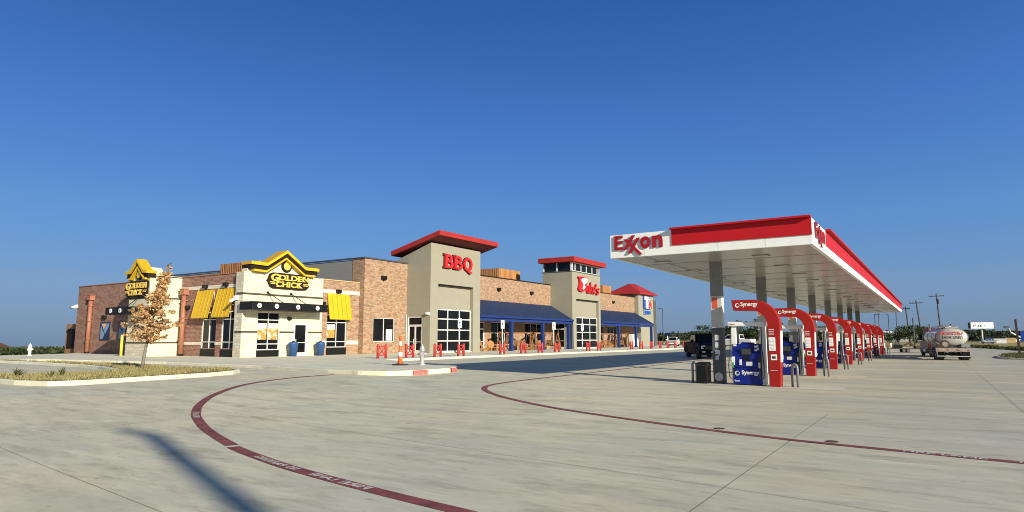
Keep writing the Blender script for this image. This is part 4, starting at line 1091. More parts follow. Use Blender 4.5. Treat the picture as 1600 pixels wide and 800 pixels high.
def hoop(label, x, y, grp, src=[None]):
    if src[0] is None:
        pts = [(0, -.12, 0)]+[(0, -.12*math.cos(a), .66+.13*math.sin(a)) for a in [math.pi*i/8 for i in range(9)]]+[(0, .12, 0)]
        m = MB(); m.tube(pts, .045, 'grey', 8); o = m.build('hoop_bollard'); src[0] = o
    else: o = src[0].copy(); COL.objects.link(o)
    o.location = (x, y, .0); o.rotation_euler = (0, 0, R(55)); tag(o, label, 'bollard', grp); return o
for k in range(8): hoop('grey steel hoop bollard standing right of the '+ORD[k]+' red arch', -4.22, 24.75+7.8*k, 'hoop bollards by the arches')
h_ = hoop('grey steel hoop bollard left of the front canopy column beside the black bins', -7.84, 25.0, None)
def bin_(x, y, label):
    t = thing('waste_bin', label, 'bin', (x, y, .012), 0, 'black bins at the front column')
    b = MB(); b.prism([(-.2, yy, z) for yy, z in ((-.2, 0), (-.2, .72), (-.17, .78), (.17, .78), (.2, .72), (.2, 0))], (.4, 0, 0), 'black'); b.build('body', t, bevel=.03)
    b = MB(); b.box(-.215, .215, -.215, .215, .66, .7, 'rubber'); b.box(-.1, .1, -.207, -.2, .5, .6, 'black'); b.build('lid', t, bevel=.01)
bin_(-7.5, 25.0, 'square black waste bin left of the front column, nearer the column'); bin_(-7.62, 25.55, 'square black waste bin behind its twin, next to the front column')

# ------------------------------------------------------------------ red bollard pairs
def make_gate():
    t = thing('bollard_pair', '', 'bollard')
    for s in (-1, 1):
        p = MB(); p.lathe([(.09, 0), (.09, .9), (.06, .96), (.0001, .98)], (0, s*.36, 0), 'red_bollard', 10); p.build('post', t)
    for z in (.22, .8): 
        p = MB(); p.bar((0, -.28, z), (0, .28, z), .05, .08, 'red_bollard'); p.build('rail', t)
    p = MB(); p.bar((.012, -.28, .24), (.012, .28, .78), .02, .075, 'red_bollard'); p.bar((-.012, -.28, .78), (-.012, .28, .24), .02, .075, 'red_bollard'); p.build('cross_brace', t)
    return t
gates = [(-31.7, 32.7, 'in front of the brick window wall, leftmost of the row'), (-31.2, 34.95, 'half hidden behind the orange channelizer post'), (-31.0, 37.8, 'before the left edge of the BBQ tower glass'),
         (-30.9, 40.5, 'before the right part of the BBQ tower glass'), (-31.0, 46.4, 'with a sign pole before the first porch bay'), (-31.2, 50.1, 'right of the first blue porch post'),
         (-31.3, 53.3, 'left of the second blue porch post'), (-31.4, 56.7, 'with a sign pole before the shaded double doors'), (-31.4, 63.6, 'right of the sign pole before the middle tower glass'),
         (-31.4, 66.3, 'at the right edge of the middle tower'), (-31.4, 75.6, 'in front of the white ice chest on the far porch'), (-31.4, 78.7, 'in front of the middle post of the far porch'), (-31.4, 82.2, 'before the far tower wall'),
         (-31.4, 85.5, 'at the last post of the far porch'), (-31.4, 88.6, 'left one before the white sport utility vehicle'), (-31.4, 91.7, 'right one before the white sport utility vehicle'), (-31.4, 95.5, 'rightmost of the row, next to the dark pickup')]
g0 = make_gate()
for i, (x, y, d) in enumerate(gates):
    o = g0 if i == 0 else copy_tree(g0)
    o.location = (x, y, SW); o.rotation_euler = (0, 0, R(rnd.uniform(-6, 6))); o['label'] = 'red braced bollard pair '+d; o['group'] = 'red braced bollard pairs along the store walk'
def make_sign():
    t = thing('parking_sign', '', 'sign'); p = MB(); p.cyl((0, 0, 0), (0, 0, 2.85), .04, 'white', n=8); p.build('pole', t)
    b = MB(); b.box(.045, .06, -.17, .17, 2.2, 2.92, 'white'); b.build('panel', t)
    b = MB(); b.box(.06, .064, -.09, .06, 2.5, 2.66, 'blue_sign'); b.cyl((.06, .0, 2.75), (.064, .0, 2.75), .05, 'blue_sign', n=10); b.box(.06, .064, -.1, .1, 2.3, 2.38, 'grey_dark'); b.build('symbol', t)
    return t
s0 = make_sign()
for i, (x, y, d) in enumerate(((-31.6, 41.2, 'before the glass of the BBQ tower'), (-31.6, 47.3, 'before the first porch bay with the swings'), (-31.7, 56.6, 'before the shaded double doors'), (-32, 63.4, 'before the glass grid of the middle tower'))):
    o = s0 if i == 0 else copy_tree(s0)
    o.location = (x, y, SW); o.rotation_euler = (0, 0, R(-28)); o['label'] = 'white accessible parking sign on a thin pole '+d; o['group'] = 'accessible parking signs'
def hydrant(label, x, y, z, mat, s=1.):
    t = thing('fire_hydrant', label, 'hydrant', (x, y, z)); t.scale = (s*.86, s*.86, s)
    b = MB(); b.lathe([(.19, 0), (.19, .06), (.13, .07), (.12, .1), (.12, .62), (.16, .63), (.16, .69), (.135, .7), (.13, .78), (.09, .86), (.05, .9), (.04, .96), (.0001, .97)], (0,0,0), mat, 16); b.build('barrel', t)
    for a in (0, 2.1, -2.1):
        c = MB(); d = Vector((math.cos(a-1.1), math.sin(a-1.1), 0)); c.cyl(d*.1+Vector((0,0,.5)), d*.22+Vector((0,0,.5)), .085 if a == 0 else .065, mat, n=12); c.cyl(d*.22+Vector((0,0,.5)), d*.26+Vector((0,0,.5)), .04, mat, n=8); c.build('nozzle_cap', t)
hydrant('silver fire hydrant on the rounded walk corner beside the orange channelizer', -22.1, 25.7, SW, 'silver', 1.12)
hydrant('small white fire hydrant on the pavement edge at far left', -59.5, 22.6, SW, 'white', 1.0)
cn = thing('traffic_channelizer', 'orange and white channelizer post on a black base beside the silver hydrant', 'cone', (-22.95, 25.0, SW))
b = MB(); b.lathe([(.135, .06), (.115, .35), (.08, .9), (.062, 1.3), (.08, 1.32), (.08, 1.42), (.05, 1.47), (.0001, 1.48)], (0,0,0), 'orange', 14); b.build('post', cn)
for z, r in ((.44, .113), (.98, .078)):
    b = MB(); b.lathe([(r+.004, z), (r-.01, z+.22)], (0,0,0), 'white', 14); b.build('reflective_band', cn)
b = MB(); b.lathe([(.42, 0), (.42, .05), (.2, .07)], (0,0,0), 'rubber', 8); b.build('base', cn)
b0 = None
for i, (y, d) in enumerate(((32.75, 'between the poster window and the glass door'), (35.35, 'at the right end of the cream front'))):
    t = thing('waste_bin', 'round blue waste bin '+d, 'bin', (-40.95, y, SW), 0, 'blue bins at the restaurant front')
    b = MB(); b.lathe([(.27, 0), (.36, .92), (.38, .98), (.34, 1.0)], (0,0,0), 'blue_bin', 16); b.build('body', t)
    b = MB(); b.lathe([(.33, 1.0), (.3, 1.06), (.12, 1.1), (.0001, 1.11)], (0,0,0), 'blue_bin', 16); b.box(-.1, .1, -.05, .05, 1.09, 1.16, 'leaf'); b.build('lid', t)

# ------------------------------------------------------------------ porch furniture
def make_swing():
    t = thing('porch_swing', '', 'swing'); L = 1.35
    for s in (-1, 1):
        f = MB(); y = s*L
        f.bar((.55, y, 0), (.06, y, 1.98), .09, .1, 'swing'); f.bar((-.55, y, 0), (-.06, y, 1.98), .09, .1, 'swing'); f.bar((-.42, y, .5), (.42, y, .5), .06, .1, 'swing')
        f.bar((.2, y, 1.5), (.0, y-s*.45, 1.94), .07, .08, 'swing'); f.build('side_frame', t)
    b = MB(); b.bar((0, -L-.2, 2.0), (0, L+.2, 2.0), .12, .14, 'swing'); b.build('top_beam', t)
    b = MB()
    for i in range(5): b.box(-.28+.12*i, -.19+.12*i, -.8, .8, .46, .49, 'swing')
    for s in (-1, 0, 1): b.box(-.3, .3, s*.7-.03, s*.7+.03, .41, .455, 'swing')
    b.build('seat', t)
    b = MB()
    for i in range(9): b.bar((-.3, -.72+.18*i, .5), (-.42, -.72+.18*i, 1.05), .11, .025, 'swing', up=(1,0,0))
    b.bar((-.4, -.8, 1.05), (-.4, .8, 1.05), .05, .1, 'swing'); b.build('backrest', t)
    b = MB()
    for s in (-1, 1): b.bar((.3, s*.78, .74), (-.35, s*.78, .76), .09, .03, 'swing'); b.bar((.26, s*.78, .46), (.26, s*.78, .74), .06, .06, 'swing')
    b.build('armrest', t)
    b = MB()
    for s in (-1, 1):
        b.cyl((.28, s*.78, .74), (0, s*.95, 1.95), .012, 'grey', n=5); b.cyl((-.35, s*.78, .78), (0, s*.95, 1.95), .012, 'grey', n=5)
    b.build('chain', t)
    return t
def make_chair():
    t = thing('adirondack_chair', '', 'chair')
    b = MB()
    for i in range(6): b.bar((.35-.11*i, -.3, .38-.03*i), (.35-.11*i, .3, .38-.03*i), .095, .025, 'swing_light')
    b.build('seat', t)
    b = MB()
    for i in range(7):
        y = -.3+.1*i; b.bar((-.2, y, .2), (-.5, y*1.15, 1.12-abs(i-3)*.05), .095, .025, 'swing_light', up=(1,0,0))
    b.build('backrest', t)
    for s in (-1, 1):
        b = MB(); b.bar((.4, s*.38, .6), (-.35, s*.42, .58), .14, .03, 'swing_light'); b.build('armrest', t)
        b = MB(); b.bar((.36, s*.34, 0), (.36, s*.34, .58), .09, .05, 'swing_light'); b.bar((.36, s*.33, .34), (-.45, s*.33, .04), .04, .11, 'swing_light'); b.build('leg', t)
    return t
sw0 = make_swing(); ch0 = make_chair()
swings = [(-40.2, 60.6, 14, 'under the left end of the near porch, widest in view'), (-40.6, 64.2, -62, 'just right of the first visible blue post'), (-40.2, 67.0, 35, 'between the first and second blue posts'),
          (-40.6, 69.6, -40, 'just right of the second blue post'), (-40.9, 72.2, 70, 'beside the shaded double doors of the middle tower'),
          (-40.3, 86.0, 25, 'leftmost on the far porch'), (-40.7, 88.4, -50, 'second from the left on the far porch'), (-40.4, 91.2, 60, 'third on the far porch, by its first post'), (-40.8, 94.2, -20, 'left of the middle post of the far porch')]
chairs = [(-39.9, 56.4, 20, 'at the foot of the BBQ tower'), (-39.8, 57.7, -30, 'directly before the wide swing at the left end'), (-39.9, 65.3, 25, 'right of the first visible blue post, before the swings'), (-39.9, 68.5, -15, 'before the swings left of the second blue post'), (-39.9, 87.2, 10, 'in front of the far porch swings')]
for i, (x, y, a, d) in enumerate(swings):
    o = sw0 if i == 0 else copy_tree(sw0); o.location = (x, y, SW); o.rotation_euler = (0, 0, R(a)); o['label'] = 'wooden A-frame swing '+d; o['group'] = 'wooden swings for sale on the porches'
for i, (x, y, a, d) in enumerate(chairs):
    o = ch0 if i == 0 else copy_tree(ch0); o.location = (x, y, SW); o.rotation_euler = (0, 0, R(a)); o['label'] = 'golden wooden lounge chair '+d; o['group'] = 'wooden lounge chairs on the porches'
ic = thing('ice_chest', 'tall white ice chest with slanted front on the far porch', 'ice chest', (-40.2, 97.4, SW))
b = MB(); b.prism([(x, -1.0, z) for x, z in ((-.5, 0), (-.5, 2.0), (.1, 2.0), (.5, 1.2), (.5, 0))], (0, 2.0, 0), 'white'); b.build('body', ic, bevel=.03)
for s in (-1, 1):
    b = MB(); b.prism([(x, s*.48-.42, z) for x, z in ((.125, 1.97), (.515, 1.2), (.5, 1.19), (.11, 1.96))], (0, .84, 0), 'grey_light'); b.build('door', ic)

for x, y, d in ((-3.55, 12.72, 'round dark utility cover beside the long red line, nearer the pumps'), (-1.55, 12.15, 'round dark utility cover beside the long red line, farther right')):
    b = MB(); b.cyl((x, y, -.05), (x, y, .012), .095, 'rust', n=20); tag(b.build('utility_cover'), d, 'cover', 'utility covers beside the red line')

# ------------------------------------------------------------------ vehicles (local +x is forward)
def wheel(parent, x, y, r, w, rim='chrome'):
    s = 1 if y > 0 else -1
    t = MB(); t.cyl((x, y-w/2, r), (x, y+w/2, r), r, 'rubber', n=22); o = t.build('wheel', parent, bevel=.03)
    k = MB(); f = y+s*w/2; k.cyl((x, f-s*.02, r), (x, f+s*.012, r), r*.62, rim, n=18)
    for i in range(6):
        a = math.pi*i/3; k.bar((x+math.cos(a)*.05, f+s*.014, r+math.sin(a)*.05), (x+math.cos(a)*r*.56, f+s*.014, r+math.sin(a)*r*.56), .05, .03, 'grey_dark')
    k.cyl((x, f, r), (x, f+s*.03, r), .06, 'grey_dark', n=8)
    k.build('rim', o)
def arc(cx, cz, r, a0, a1, n=9): return [(cx+r*math.cos(a0+(a1-a0)*i/n), cz+r*math.sin(a0+(a1-a0)*i/n)) for i in range(n+1)]
def vehicle(name, label, cat, loc, rz, paint, kind='pickup', L=5.9, W=2.0, roof=1.93, belt=1.24, hood=1.18, wheelr=.41, led=False, lights='lamp', group=None, front_detail=True):
    t = thing(name, label, cat, loc, rz, group)
    x0, x1 = -L/2, L/2; fa, ra = x1-.98, x0+1.2; r = wheelr+.09; zb = .42
    cab_f, cab_r = (x1-1.75, x0+1.75) if kind == 'pickup' else (x1-1.45, x0+.25)
    tail = belt+.05 if kind == 'pickup' else belt
    side = [(x0+.05, zb+.1), (x0, .75), (x0+.04, tail), (cab_r, tail), (cab_r+.01, belt), (cab_f, belt), (cab_f+.1, hood+.06), (x1-.5, hood), (x1-.12, hood-.1), (x1-.02, hood-.25), (x1, .62), (x1-.06, zb+.02)]
    a0 = math.asin(min(1, max(-1, (zb-wheelr)/r)))
    side += arc(fa, wheelr, r, a0, math.pi-a0) + arc(ra, wheelr, r, a0, math.pi-a0)
    # section the body across its width so the sides tumble in at the top
    b = MB()
    def ring(y, dz, dx): return [(x*(1-dx), y, z if z < .7 else .7+(z-.7)*(1-dz)) for x, z in side]
    ys = [(-W/2+.06, .03, .012), (-W/2, .0, .004), (-W/2+.0, .0, .0), (W/2-.0, .0, .0), (W/2, .0, .004), (W/2-.06, .03, .012)]
    def secs():
        out = []
        for y, k in ((-W/2, 1), (-W/2+.05, .3), (-W/2+.16, 0), (W/2-.16, 0), (W/2-.05, .3), (W/2, 1)):
            out.append([(x, y, z-(.09*k*k if z > 1. else .0)) if x < x1-.6 else (x-.16*k, y, z-.05*k) for x, z in side])
        return out
    S = secs(); n = len(side); v = [p for s in S for p in s]; f = []
    for j in range(len(S)-1):
        for i in range(n): f.append((j*n+i, j*n+(i+1) % n, (j+1)*n+(i+1) % n, (j+1)*n+i))
    f += [tuple(range(n))[::-1], tuple(range((len(S)-1)*n, len(S)*n))]
    b.add(v, f, paint)
    b.box(x0+.3, x1-.4, -W/2+.3, W/2-.3, .3, .5, 'black')
    b.build('body', t, bevel=.02)
    # cab / greenhouse
    hb, ht = W/2-.09, W/2-.27; fz = belt-.03
    rb, rt = cab_r+.02, cab_r+(.14 if kind == 'pickup' else .5)
    fb, ft = cab_f+.1, cab_f-.72
    B = [(rb, -hb, fz), (fb, -hb, fz), (fb, hb, fz), (rb, hb, fz)]; T = [(rt, -ht, roof), (ft, -ht, roof), (ft, ht, roof), (rt, ht, roof)]
    c = MB(); c.add(B+T, [(4,5,6,7), (0,1,5,4), (1,2,6,5), (2,3,7,6), (3,0,4,7)], paint); c.build('cab', t, bevel=.05)
    def glass(nm, P4, u0, u1, v0, v1):
        P4 = [Vector(p) for p in P4]; nrm = (P4[1]-P4[0]).cross(P4[3]-P4[0]).normalized()
        q = lambda u, w: (P4[0]*(1-u)+P4[1]*u)*(1-w)+(P4[3]*(1-u)+P4[2]*u)*w
        m = MB(); m.prism([q(u0, v0)-nrm*.01, q(u1, v0)-nrm*.01, q(u1, v1)-nrm*.01, q(u0, v1)-nrm*.01], nrm*.016, 'glass'); m.build(nm, t)
    glass('windshield', (B[1], B[2], T[2], T[1]), .06, .94, .1, .9)
    glass('rear_window', (B[3], B[0], T[0], T[3]), .08, .92, .2, .88)
    spl = [(.06, .47), (.52, .93)] if kind == 'pickup' else [(.05, .3), (.34, .62), (.66, .93)]
    for a, e in spl:
        glass('side_window', (B[0], B[1], T[1], T[0]), a, e, .14, .86); glass('side_window', (B[2], B[3], T[3], T[2]), 1-e, 1-a, .14, .86)
    nd = 2
    dl = (fb-rb)/nd
    for s in (-1, 1):
        for i in range(nd):
            d = MB(); xa, xb = rb+dl*i+.04, rb+dl*(i+1)-.02; y = s*(W/2+.001)
            d.prism([(xa, y, .55), (xb, y, .55), (xb, y, belt-.12), (xa, y, belt-.12)], (0, s*.012, 0), paint); o = d.build('door', t)
            h = MB(); h.box(xa+.1, xa+.32, s*(W/2+.012), s*(W/2+.04), belt-.26, belt-.22, 'black' if paint != 'car_white' else 'grey_dark'); h.build('handle', o)
        m = MB(); m.box(cab_f-.25, cab_f-.05, s*(W/2+.03), s*(W/2+.25), belt+.02, belt+.24, paint); m.bar((cab_f-.15, s*(hb-.03), belt+.06), (cab_f-.15, s*(W/2+.05), belt+.08), .06, .05, 'black'); m.build('mirror', t, bevel=.02)
    for x in (fa, ra):
        for s in (-1, 1): wheel(t, x, s*(W/2-.15), wheelr, .27, 'black' if led else 'chrome')
    # front
    g = MB(); g.box(x1-.03, x1+.012, -W/2+.42, W/2-.42, .72, hood-.16, 'black')
    for z in (.8, .92): g.box(x1+.01, x1+.022, -W/2+.44, W/2-.44, z, z+.03, 'grey_dark')
    g.build('grille', t)
    g = MB(); g.box(x1-.2, x1+.08, -W/2+.06, W/2-.06, zb+.02, .66, paint if led or kind != 'pickup' else 'chrome'); g.build('bumper', t, bevel=.05)
    g = MB(); g.box(x0-.08, x0+.12, -W/2+.06, W/2-.06, zb+.05, .68, 'chrome' if kind == 'pickup' else paint); g.build('bumper', t, bevel=.04)
    for s in (-1, 1):
        h = MB(); y0, y1 = s*(W/2-.14), s*(W/2-.44)
        h.box(x1-.2, x1-.02, y0, y1, .78, hood-.18, 'black')
        if led:
            h.box(x1-.14, x1+.02, y0, y1, hood-.27, hood-.18, 'lamp'); h.box(x1-.14, x1+.02, y0-s*.0, y0-s*.1, .78, hood-.18, 'lamp'); h.box(x1-.1, x1+.02, y0-s*.07, y0-s*.2, .8, .84, 'lamp')
        else: h.box(x1-.1, x1+.008, y0-s*.03, y1+s*.03, .84, hood-.2, 'lamp')
        h.build('headlight', t)
        if led:
            h = MB(); h.box(x1+.05, x1+.1, s*(W/2-.42), s*(W/2-.16), .52, .6, 'lamp'); h.build('fog_light', t)
        h = MB(); h.box(x0-.02, x0+.1, s*(W/2-.05), s*(W/2-.22), .8, 1.15, 'tail'); h.build('tail_light', t)
    pl = MB(); pl.box(x1+.08, x1+.095, -.16, .16, .5, .6, 'white'); pl.build('plate', t); 
    pl = MB(); pl.box(x0-.095, x0-.08, -.16, .16, .55, .67, 'white'); pl.build('plate', t)
    if kind == 'pickup':
        m = MB(); m.box(x0+.12, cab_r-.05, -W/2+.14, W/2-.14, tail-.02, tail+.006, 'black'); m.build('bed_liner', t)
    return t
vehicle('pickup_truck', 'dark navy crew cab pickup with C-shaped headlights behind the front canopy column', 'pickup', (-16.2, 54.3, gz(-16.2)), R(-60), 'car_blue', 'pickup', 5.9, 2.05, 1.98, 1.28, 1.24, .43, True)
vehicle('sport_utility_vehicle', 'white sport utility vehicle behind the far red bollards at the end of the store', 'suv', (-41.0, 118.5, .19), R(-78), 'car_white', 'suv', 4.7, 1.95, 1.75, 1.1, 1.05, .37)
wt = vehicle('service_truck', 'white work pickup seen between the front column and the first pump', 'pickup', (-26.8, 106, .19), R(168), 'car_white', 'pickup', 6.3, 2.05, 2.1, 1.35, 1.25, .42)
vehicle('sport_utility_vehicle', 'charcoal sport utility vehicle behind the second pump', 'suv', (-13.6, 76.0, gz(-13.6)), R(-100), 'car_grey', 'suv', 4.8, 1.95, 1.8, 1.15, 1.1, .38)
vehicle('pickup_truck', 'white pickup parked beyond the last red arch', 'pickup', (-7.0, 96.5, 0), R(82), 'car_white', 'pickup', 5.8, 2.0, 1.95, 1.25, 1.2, .41)
vehicle('sedan_car', 'white car far off on the road right of the tanker', 'car', (14.2, 262, -.05), R(170), 'car_white', 'suv', 4.8, 1.85, 1.5, .95, .9, .34)

# tanker trailer
TK = thing('tanker_trailer', 'silver tank trailer with FRONTIER TANK LINES on its rear head', 'tanker', (1.05, 61.4, 0), R(95.5)); TK.scale = (.9, .9, .9)
b = MB(); n = 28; v = []; f = []; st = [(-.32, .0001), (-.31, .35), (-.26, .65), (-.16, .86), (-.04, .97), (.05, 1.), (10.6, 1.), (10.8, .9), (10.92, .6), (10.95, .0001)]
for x, s in st:
    for k in range(n):
        a = 2*math.pi*k/n; v.append((x, 1.17*s*math.cos(a), 1.98+.79*s*math.sin(a)))
for i in range(len(st)-1):
    for k in range(n): f.append((i*n+k, i*n+(k+1) % n, (i+1)*n+(k+1) % n, (i+1)*n+k))
b.add(v[:6*n], [q for q in f if max(q) < 6*n], 'tank', True); b.add(v[5*n:], [tuple(i-5*n for i in q) for q in f if min(q) >= 5*n], 'tank_side', True)
tb = b.build('tank', TK)
for x in (.02, 3.5, 7., 10.5):
    ring_ = [(x, 1.185*math.cos(2*math.pi*k/n), 1.98+.805*math.sin(2*math.pi*k/n)) for k in range(n+1)]
    b = MB(); b.tube(ring_, .03, 'grey' if x < 1 else 'chrome', 6); b.build('band', tb)
b = MB(); lettering(b, 'FRONTIER', (-.335, .88, 2.16), (0,-1,0), (0,0,1), 1.76, .3, 'red_sign', .004, .012, 1.); b.build('lettering', tb)
b = MB(); lettering(b, 'TANK LINES', (-.345, .78, 1.86), (0,-1,0), (0,0,1), 1.56, .22, 'black', .004, .012, 1.)
b.build('lettering', tb)
b = MB(); b.box(.1, 10.2, -.42, .42, 2.78, 2.86, 'grey_light')
for s in (-1, 1): b.tube([(.15, s*.45, 2.78), (.3, s*.48, 2.98), (10, s*.48, 2.98), (10.2, s*.45, 2.78)], .04, 'silver', 6)
for x in (1.6, 4.6, 7.6): b.cyl((x, 0, 2.8), (x, 0, 3.0), .28, 'silver', n=14)
b.tube([(.15, -.45, 2.8), (.18, -.3, 2.96), (.18, .3, 2.96), (.15, .45, 2.8)], .035, 'grey', 6)
b.cyl((1.0, .2, 2.86), (1.0, .2, 3.12), .03, 'grey', n=6); b.build('manhole_rack', TK)
b = MB(); b.box(-.45, -.25, -1.25, 1.25, .74, 1.06, 'plank')
for k in range(7): b.box(-.465, -.44, -1.15+k*.36, -1.0+k*.36, .84, .92, 'grey_light' if k % 2 else 'tail')
b.build('rear_bumper', TK, bevel=.02)
b = MB(); 
for s in (-1, 1): b.box(-.2, 10, s*.45-.06, s*.45+.06, .95, 1.2, 'grey_dark')
b.box(-.3, .2, -1.1, 1.1, 1.08, 1.16, 'grey_dark'); b.build('chassis', TK)
b = MB(); b.cyl((-.42, -1.05, 1.3), (6, -1.05, 1.3), .15, 'silver', n=12); b.cyl((-.42, -.75, 1.32), (6, -.75, 1.32), .12, 'silver', n=12); b.box(-.44, -.4, -1.22, -.6, 1.12, 1.46, 'chrome'); b.build('hose_tube', TK)
b = MB(); b.cyl((-.4, .55, 1.38), (-.1, .55, 1.38), .34, 'rust', n=16); b.cyl((-.42, .55, 1.38), (-.4, .55, 1.38), .22, 'plank', n=14); b.box(-.4, -.36, .2, 1.1, 1.08, 1.18, 'rust'); b.build('hose_reel', TK)
for x in (.75, 2.0):
    for s in (-1, 1):
        for q in (.0, .32): wheel(TK, x, s*(1.08-q), .5, .27)
    b = MB(); b.cyl((x, -1, .5), (x, 1, .5), .09, 'rust', n=8); b.build('axle', TK)
for s in (-1, 1):
    b = MB(); b.box(.0, .02, s*1.25, s*.62, .16, .74, 'black'); b.build('mud_flap', TK)
    b = MB()
    pts = [(.75+.62*math.cos(a), s*.95, .5+.62*math.sin(a)) for a in [math.pi*(1-.5*i/6) for i in range(7)]]+[(2.0+.62*math.cos(a), s*.95, .5+.62*math.sin(a)) for a in [math.pi*(.5-.5*i/6) for i in range(7)]]
    v = []; f = []
    for p in pts: v += [(p[0], s*1.27, p[2]), (p[0], s*.58, p[2])]
    b.add(v, [(2*i, 2*i+1, 2*i+3, 2*i+2) for i in range(len(pts)-1)], 'chrome'); b.build('fender', TK)
b = MB(); b.tube([(-.4, -1.2, .75), (-.4, -1.2, .35), (-.4, 1.2, .35), (-.4, 1.2, .75)], .04, 'silver', 6); b.build('rear_ladder', TK)
# tractor, turned a little to the left
TR = thing('truck_tractor', 'dark red truck tractor in front of the silver tank trailer', 'truck', (.05, 74.6, 0), R(99)); TR.scale = (.92, .88, .80)
b = MB(); b.prism([(x, -1.15, z) for x, z in ((-2.4, .9), (-2.4, 2.9), (-1.9, 3.35), (-.4, 3.3), (.5, 2.7), (.8, 1.95), (2.6, 1.8), (2.9, 1.3), (2.95, .6), (-.3, .6), (-.4, .9))], (0, 2.3, 0), 'truck_red'); cab_ = b.build('cab', TR, bevel=.08)
b = MB(); b.prism([(x, -1.0, z) for x, z in ((.5, 2.6), (.74, 2.02), (.76, 2.02), (.53, 2.62))], (0, 2.0, 0), 'glass'); b.build('windshield', TR)
for s in (-1, 1):
    b = MB(); b.box(-.7, .4, s*1.152, s*1.165, 2.0, 2.6, 'glass'); b.build('side_window', TR)
    b = MB(); b.cyl((-2.65, s*.95, .9), (-2.65, s*.95, 3.75), .09, 'chrome', n=10); b.build('exhaust_stack', TR)
    b = MB(); b.cyl((-1.7, s*1.05, .65), (-.5, s*1.05, .65), .32, 'chrome', n=14); b.build('fuel_tank', TR)
    b = MB(); b.box(.5, .7, s*1.25, s*1.5, 1.9, 2.5, 'black'); b.build('mirror', TR)
    b = MB(); b.box(2.6, 2.97, s*1.12, s*.75, 1.0, 1.25, 'lamp'); b.build('headlight', TR)
    wheel(TR, 2.0, s*1.0, .5, .3)
    for x in (-4.4, -3.1):
        for q in (0, .32): wheel(TR, x, s*(1.05-q), .5, .27)
b = MB(); b.box(-5.2, 2.9, -.45, .45, .6, .85, 'grey_dark'); b.box(2.8, 3.1, -1.15, 1.15, .4, .8, 'chrome'); b.build('chassis', TR)
# flat trailer with machinery, beyond the last pump
FT_ = thing('flatbed_trailer', 'low flatbed trailer carrying rusty dark machinery beyond the last pump', 'trailer', (-2.75, 92, 0), R(12)); FT_.scale = (.5, .7, .62)
b = MB(); b.box(-4.2, 4.2, -1.2, 1.2, .65, .82, 'rust'); b.box(4.2, 6.2, -.12, .12, .62, .78, 'rust'); b.build('deck', FT_)
b = MB(); b.box(-3.4, -1.6, -.9, .9, .82, 1.5, 'black'); b.box(-3.0, -2.0, -.7, .7, 1.5, 2.0, 'grey_dark'); b.bar((-1.6, .2, 1.1), (.3, .2, 1.9), .25, .3, 'rust'); b.bar((.3, .2, 1.9), (1.5, .2, 1.0), .2, .25, 'rust'); b.box(1.2, 2.6, -.8, .8, .82, 1.35, 'rust'); b.build('machine', FT_, bevel=.03)
b = MB(); b.bar((-4.2, -1.0, .75), (-4.6, -1.0, 1.9), .5, .08, 'orange_red'); b.bar((-4.2, 1.0, .75), (-4.6, 1.0, 1.9), .5, .08, 'orange_red'); b.build('ramp', FT_)
for x in (-1.4, -.5):
    for s in (-1, 1): wheel(FT_, x, s*1.05, .4, .25)

# ------------------------------------------------------------------ poles, signs, billboard
def utility_pole(x, y, h, label, lean=(0, 0), arm=1.3):
    t = thing('utility_pole', label, 'utility pole', (x, y, terrain_z(x, y)), 0, 'utility poles along the road'); lx, ly = lean
    b = MB(); b.cyl((0, 0, -.5), (lx, ly, h), .19, 'pole_wood', .12, 8); b.build('pole', t)
    b = MB(); b.bar((lx-arm, ly+.3, h-.6), (lx+arm, ly-.3, h-.6), .14, .16, 'pole_wood')
    for s in (-1, -.55, .55, 1): b.cyl((lx+s*arm*.95, ly-.3*s, h-.55), (lx+s*arm*.95, ly-.3*s, h-.2), .06, 'grey', n=6)
    b.build('crossarm', t)
    if h > 12: b = MB(); b.cyl((lx*.85+.2, ly, h*.8), (lx*.85+.2, ly, h*.8+1.1), .18, 'pole_wood', n=10); b.build('transformer', t)
    return t
utility_pole(1.25, 179.2, 12.1, 'tallest utility pole, rising right behind the tanker', (-.45, 0), 1.5)
utility_pole(-2.4, 176.7, 10.5, 'leaning utility pole with two-sided crossarm behind the red tractor', (-.85, 0), 1.3)
utility_pole(-4.9, 175.6, 9.2, 'shorter utility pole left of the leaning one', (-.45, 0), .9)
def area_light(x, y, h, label, arms=(1,)):
    t = thing('light_pole', label, 'light pole', (x, y, max(terrain_z(x, y), .0)), 0, 'lot light poles')
    b = MB(); b.cyl((0, 0, -.3), (0, 0, h), .11, 'pole', .08, 8); b.cyl((0, 0, -.3), (0, 0, .6), .28, 'curb', n=10); b.build('pole', t)
    for s in arms:
        b = MB(); b.box(min(0, s*.5), max(0, s*.5), -.04, .04, h-.12, h-.02, 'pole'); b.box(s*.4, s*1.05, -.2, .2, h-.1, h+.02, 'pole'); b.build('lamp_head', t)
area_light(-56, 154.8, 9.0, 'single dark lot light beyond the far end of the store', (-1,))
area_light(-11.2, 168, 7.1, 'faint lot light seen just over the last red arch', (1,))
area_light(-9.3, 150, 8.0, 'lot light left of the pair under the canopy corner', (1,))
area_light(-8.4, 165, 6.9, 'plain lot light in the middle of the trio under the canopy corner', (-.4,))
area_light(-6.6, 158, 7.9, 'lot light right of the trio under the canopy corner', (-1,))
area_light(-2.8, 120, 4.9, 'thin lot light directly left of the tractor stack', ())
po = thing('marker_post', 'leaning dark maroon post on the small grass verge at the right edge', 'post', (7.28, 86.6, .14), 0)
b = MB(); b.box(-.1, .1, -.05, .05, -.2, 3.55, 'post_rust'); b.build('post', po); po.rotation_euler = (0, R(-1.5), 0)
rs = thing('road_sign', 'blue road sign panel at the extreme right edge', 'sign', (10.2, 118, -.05))
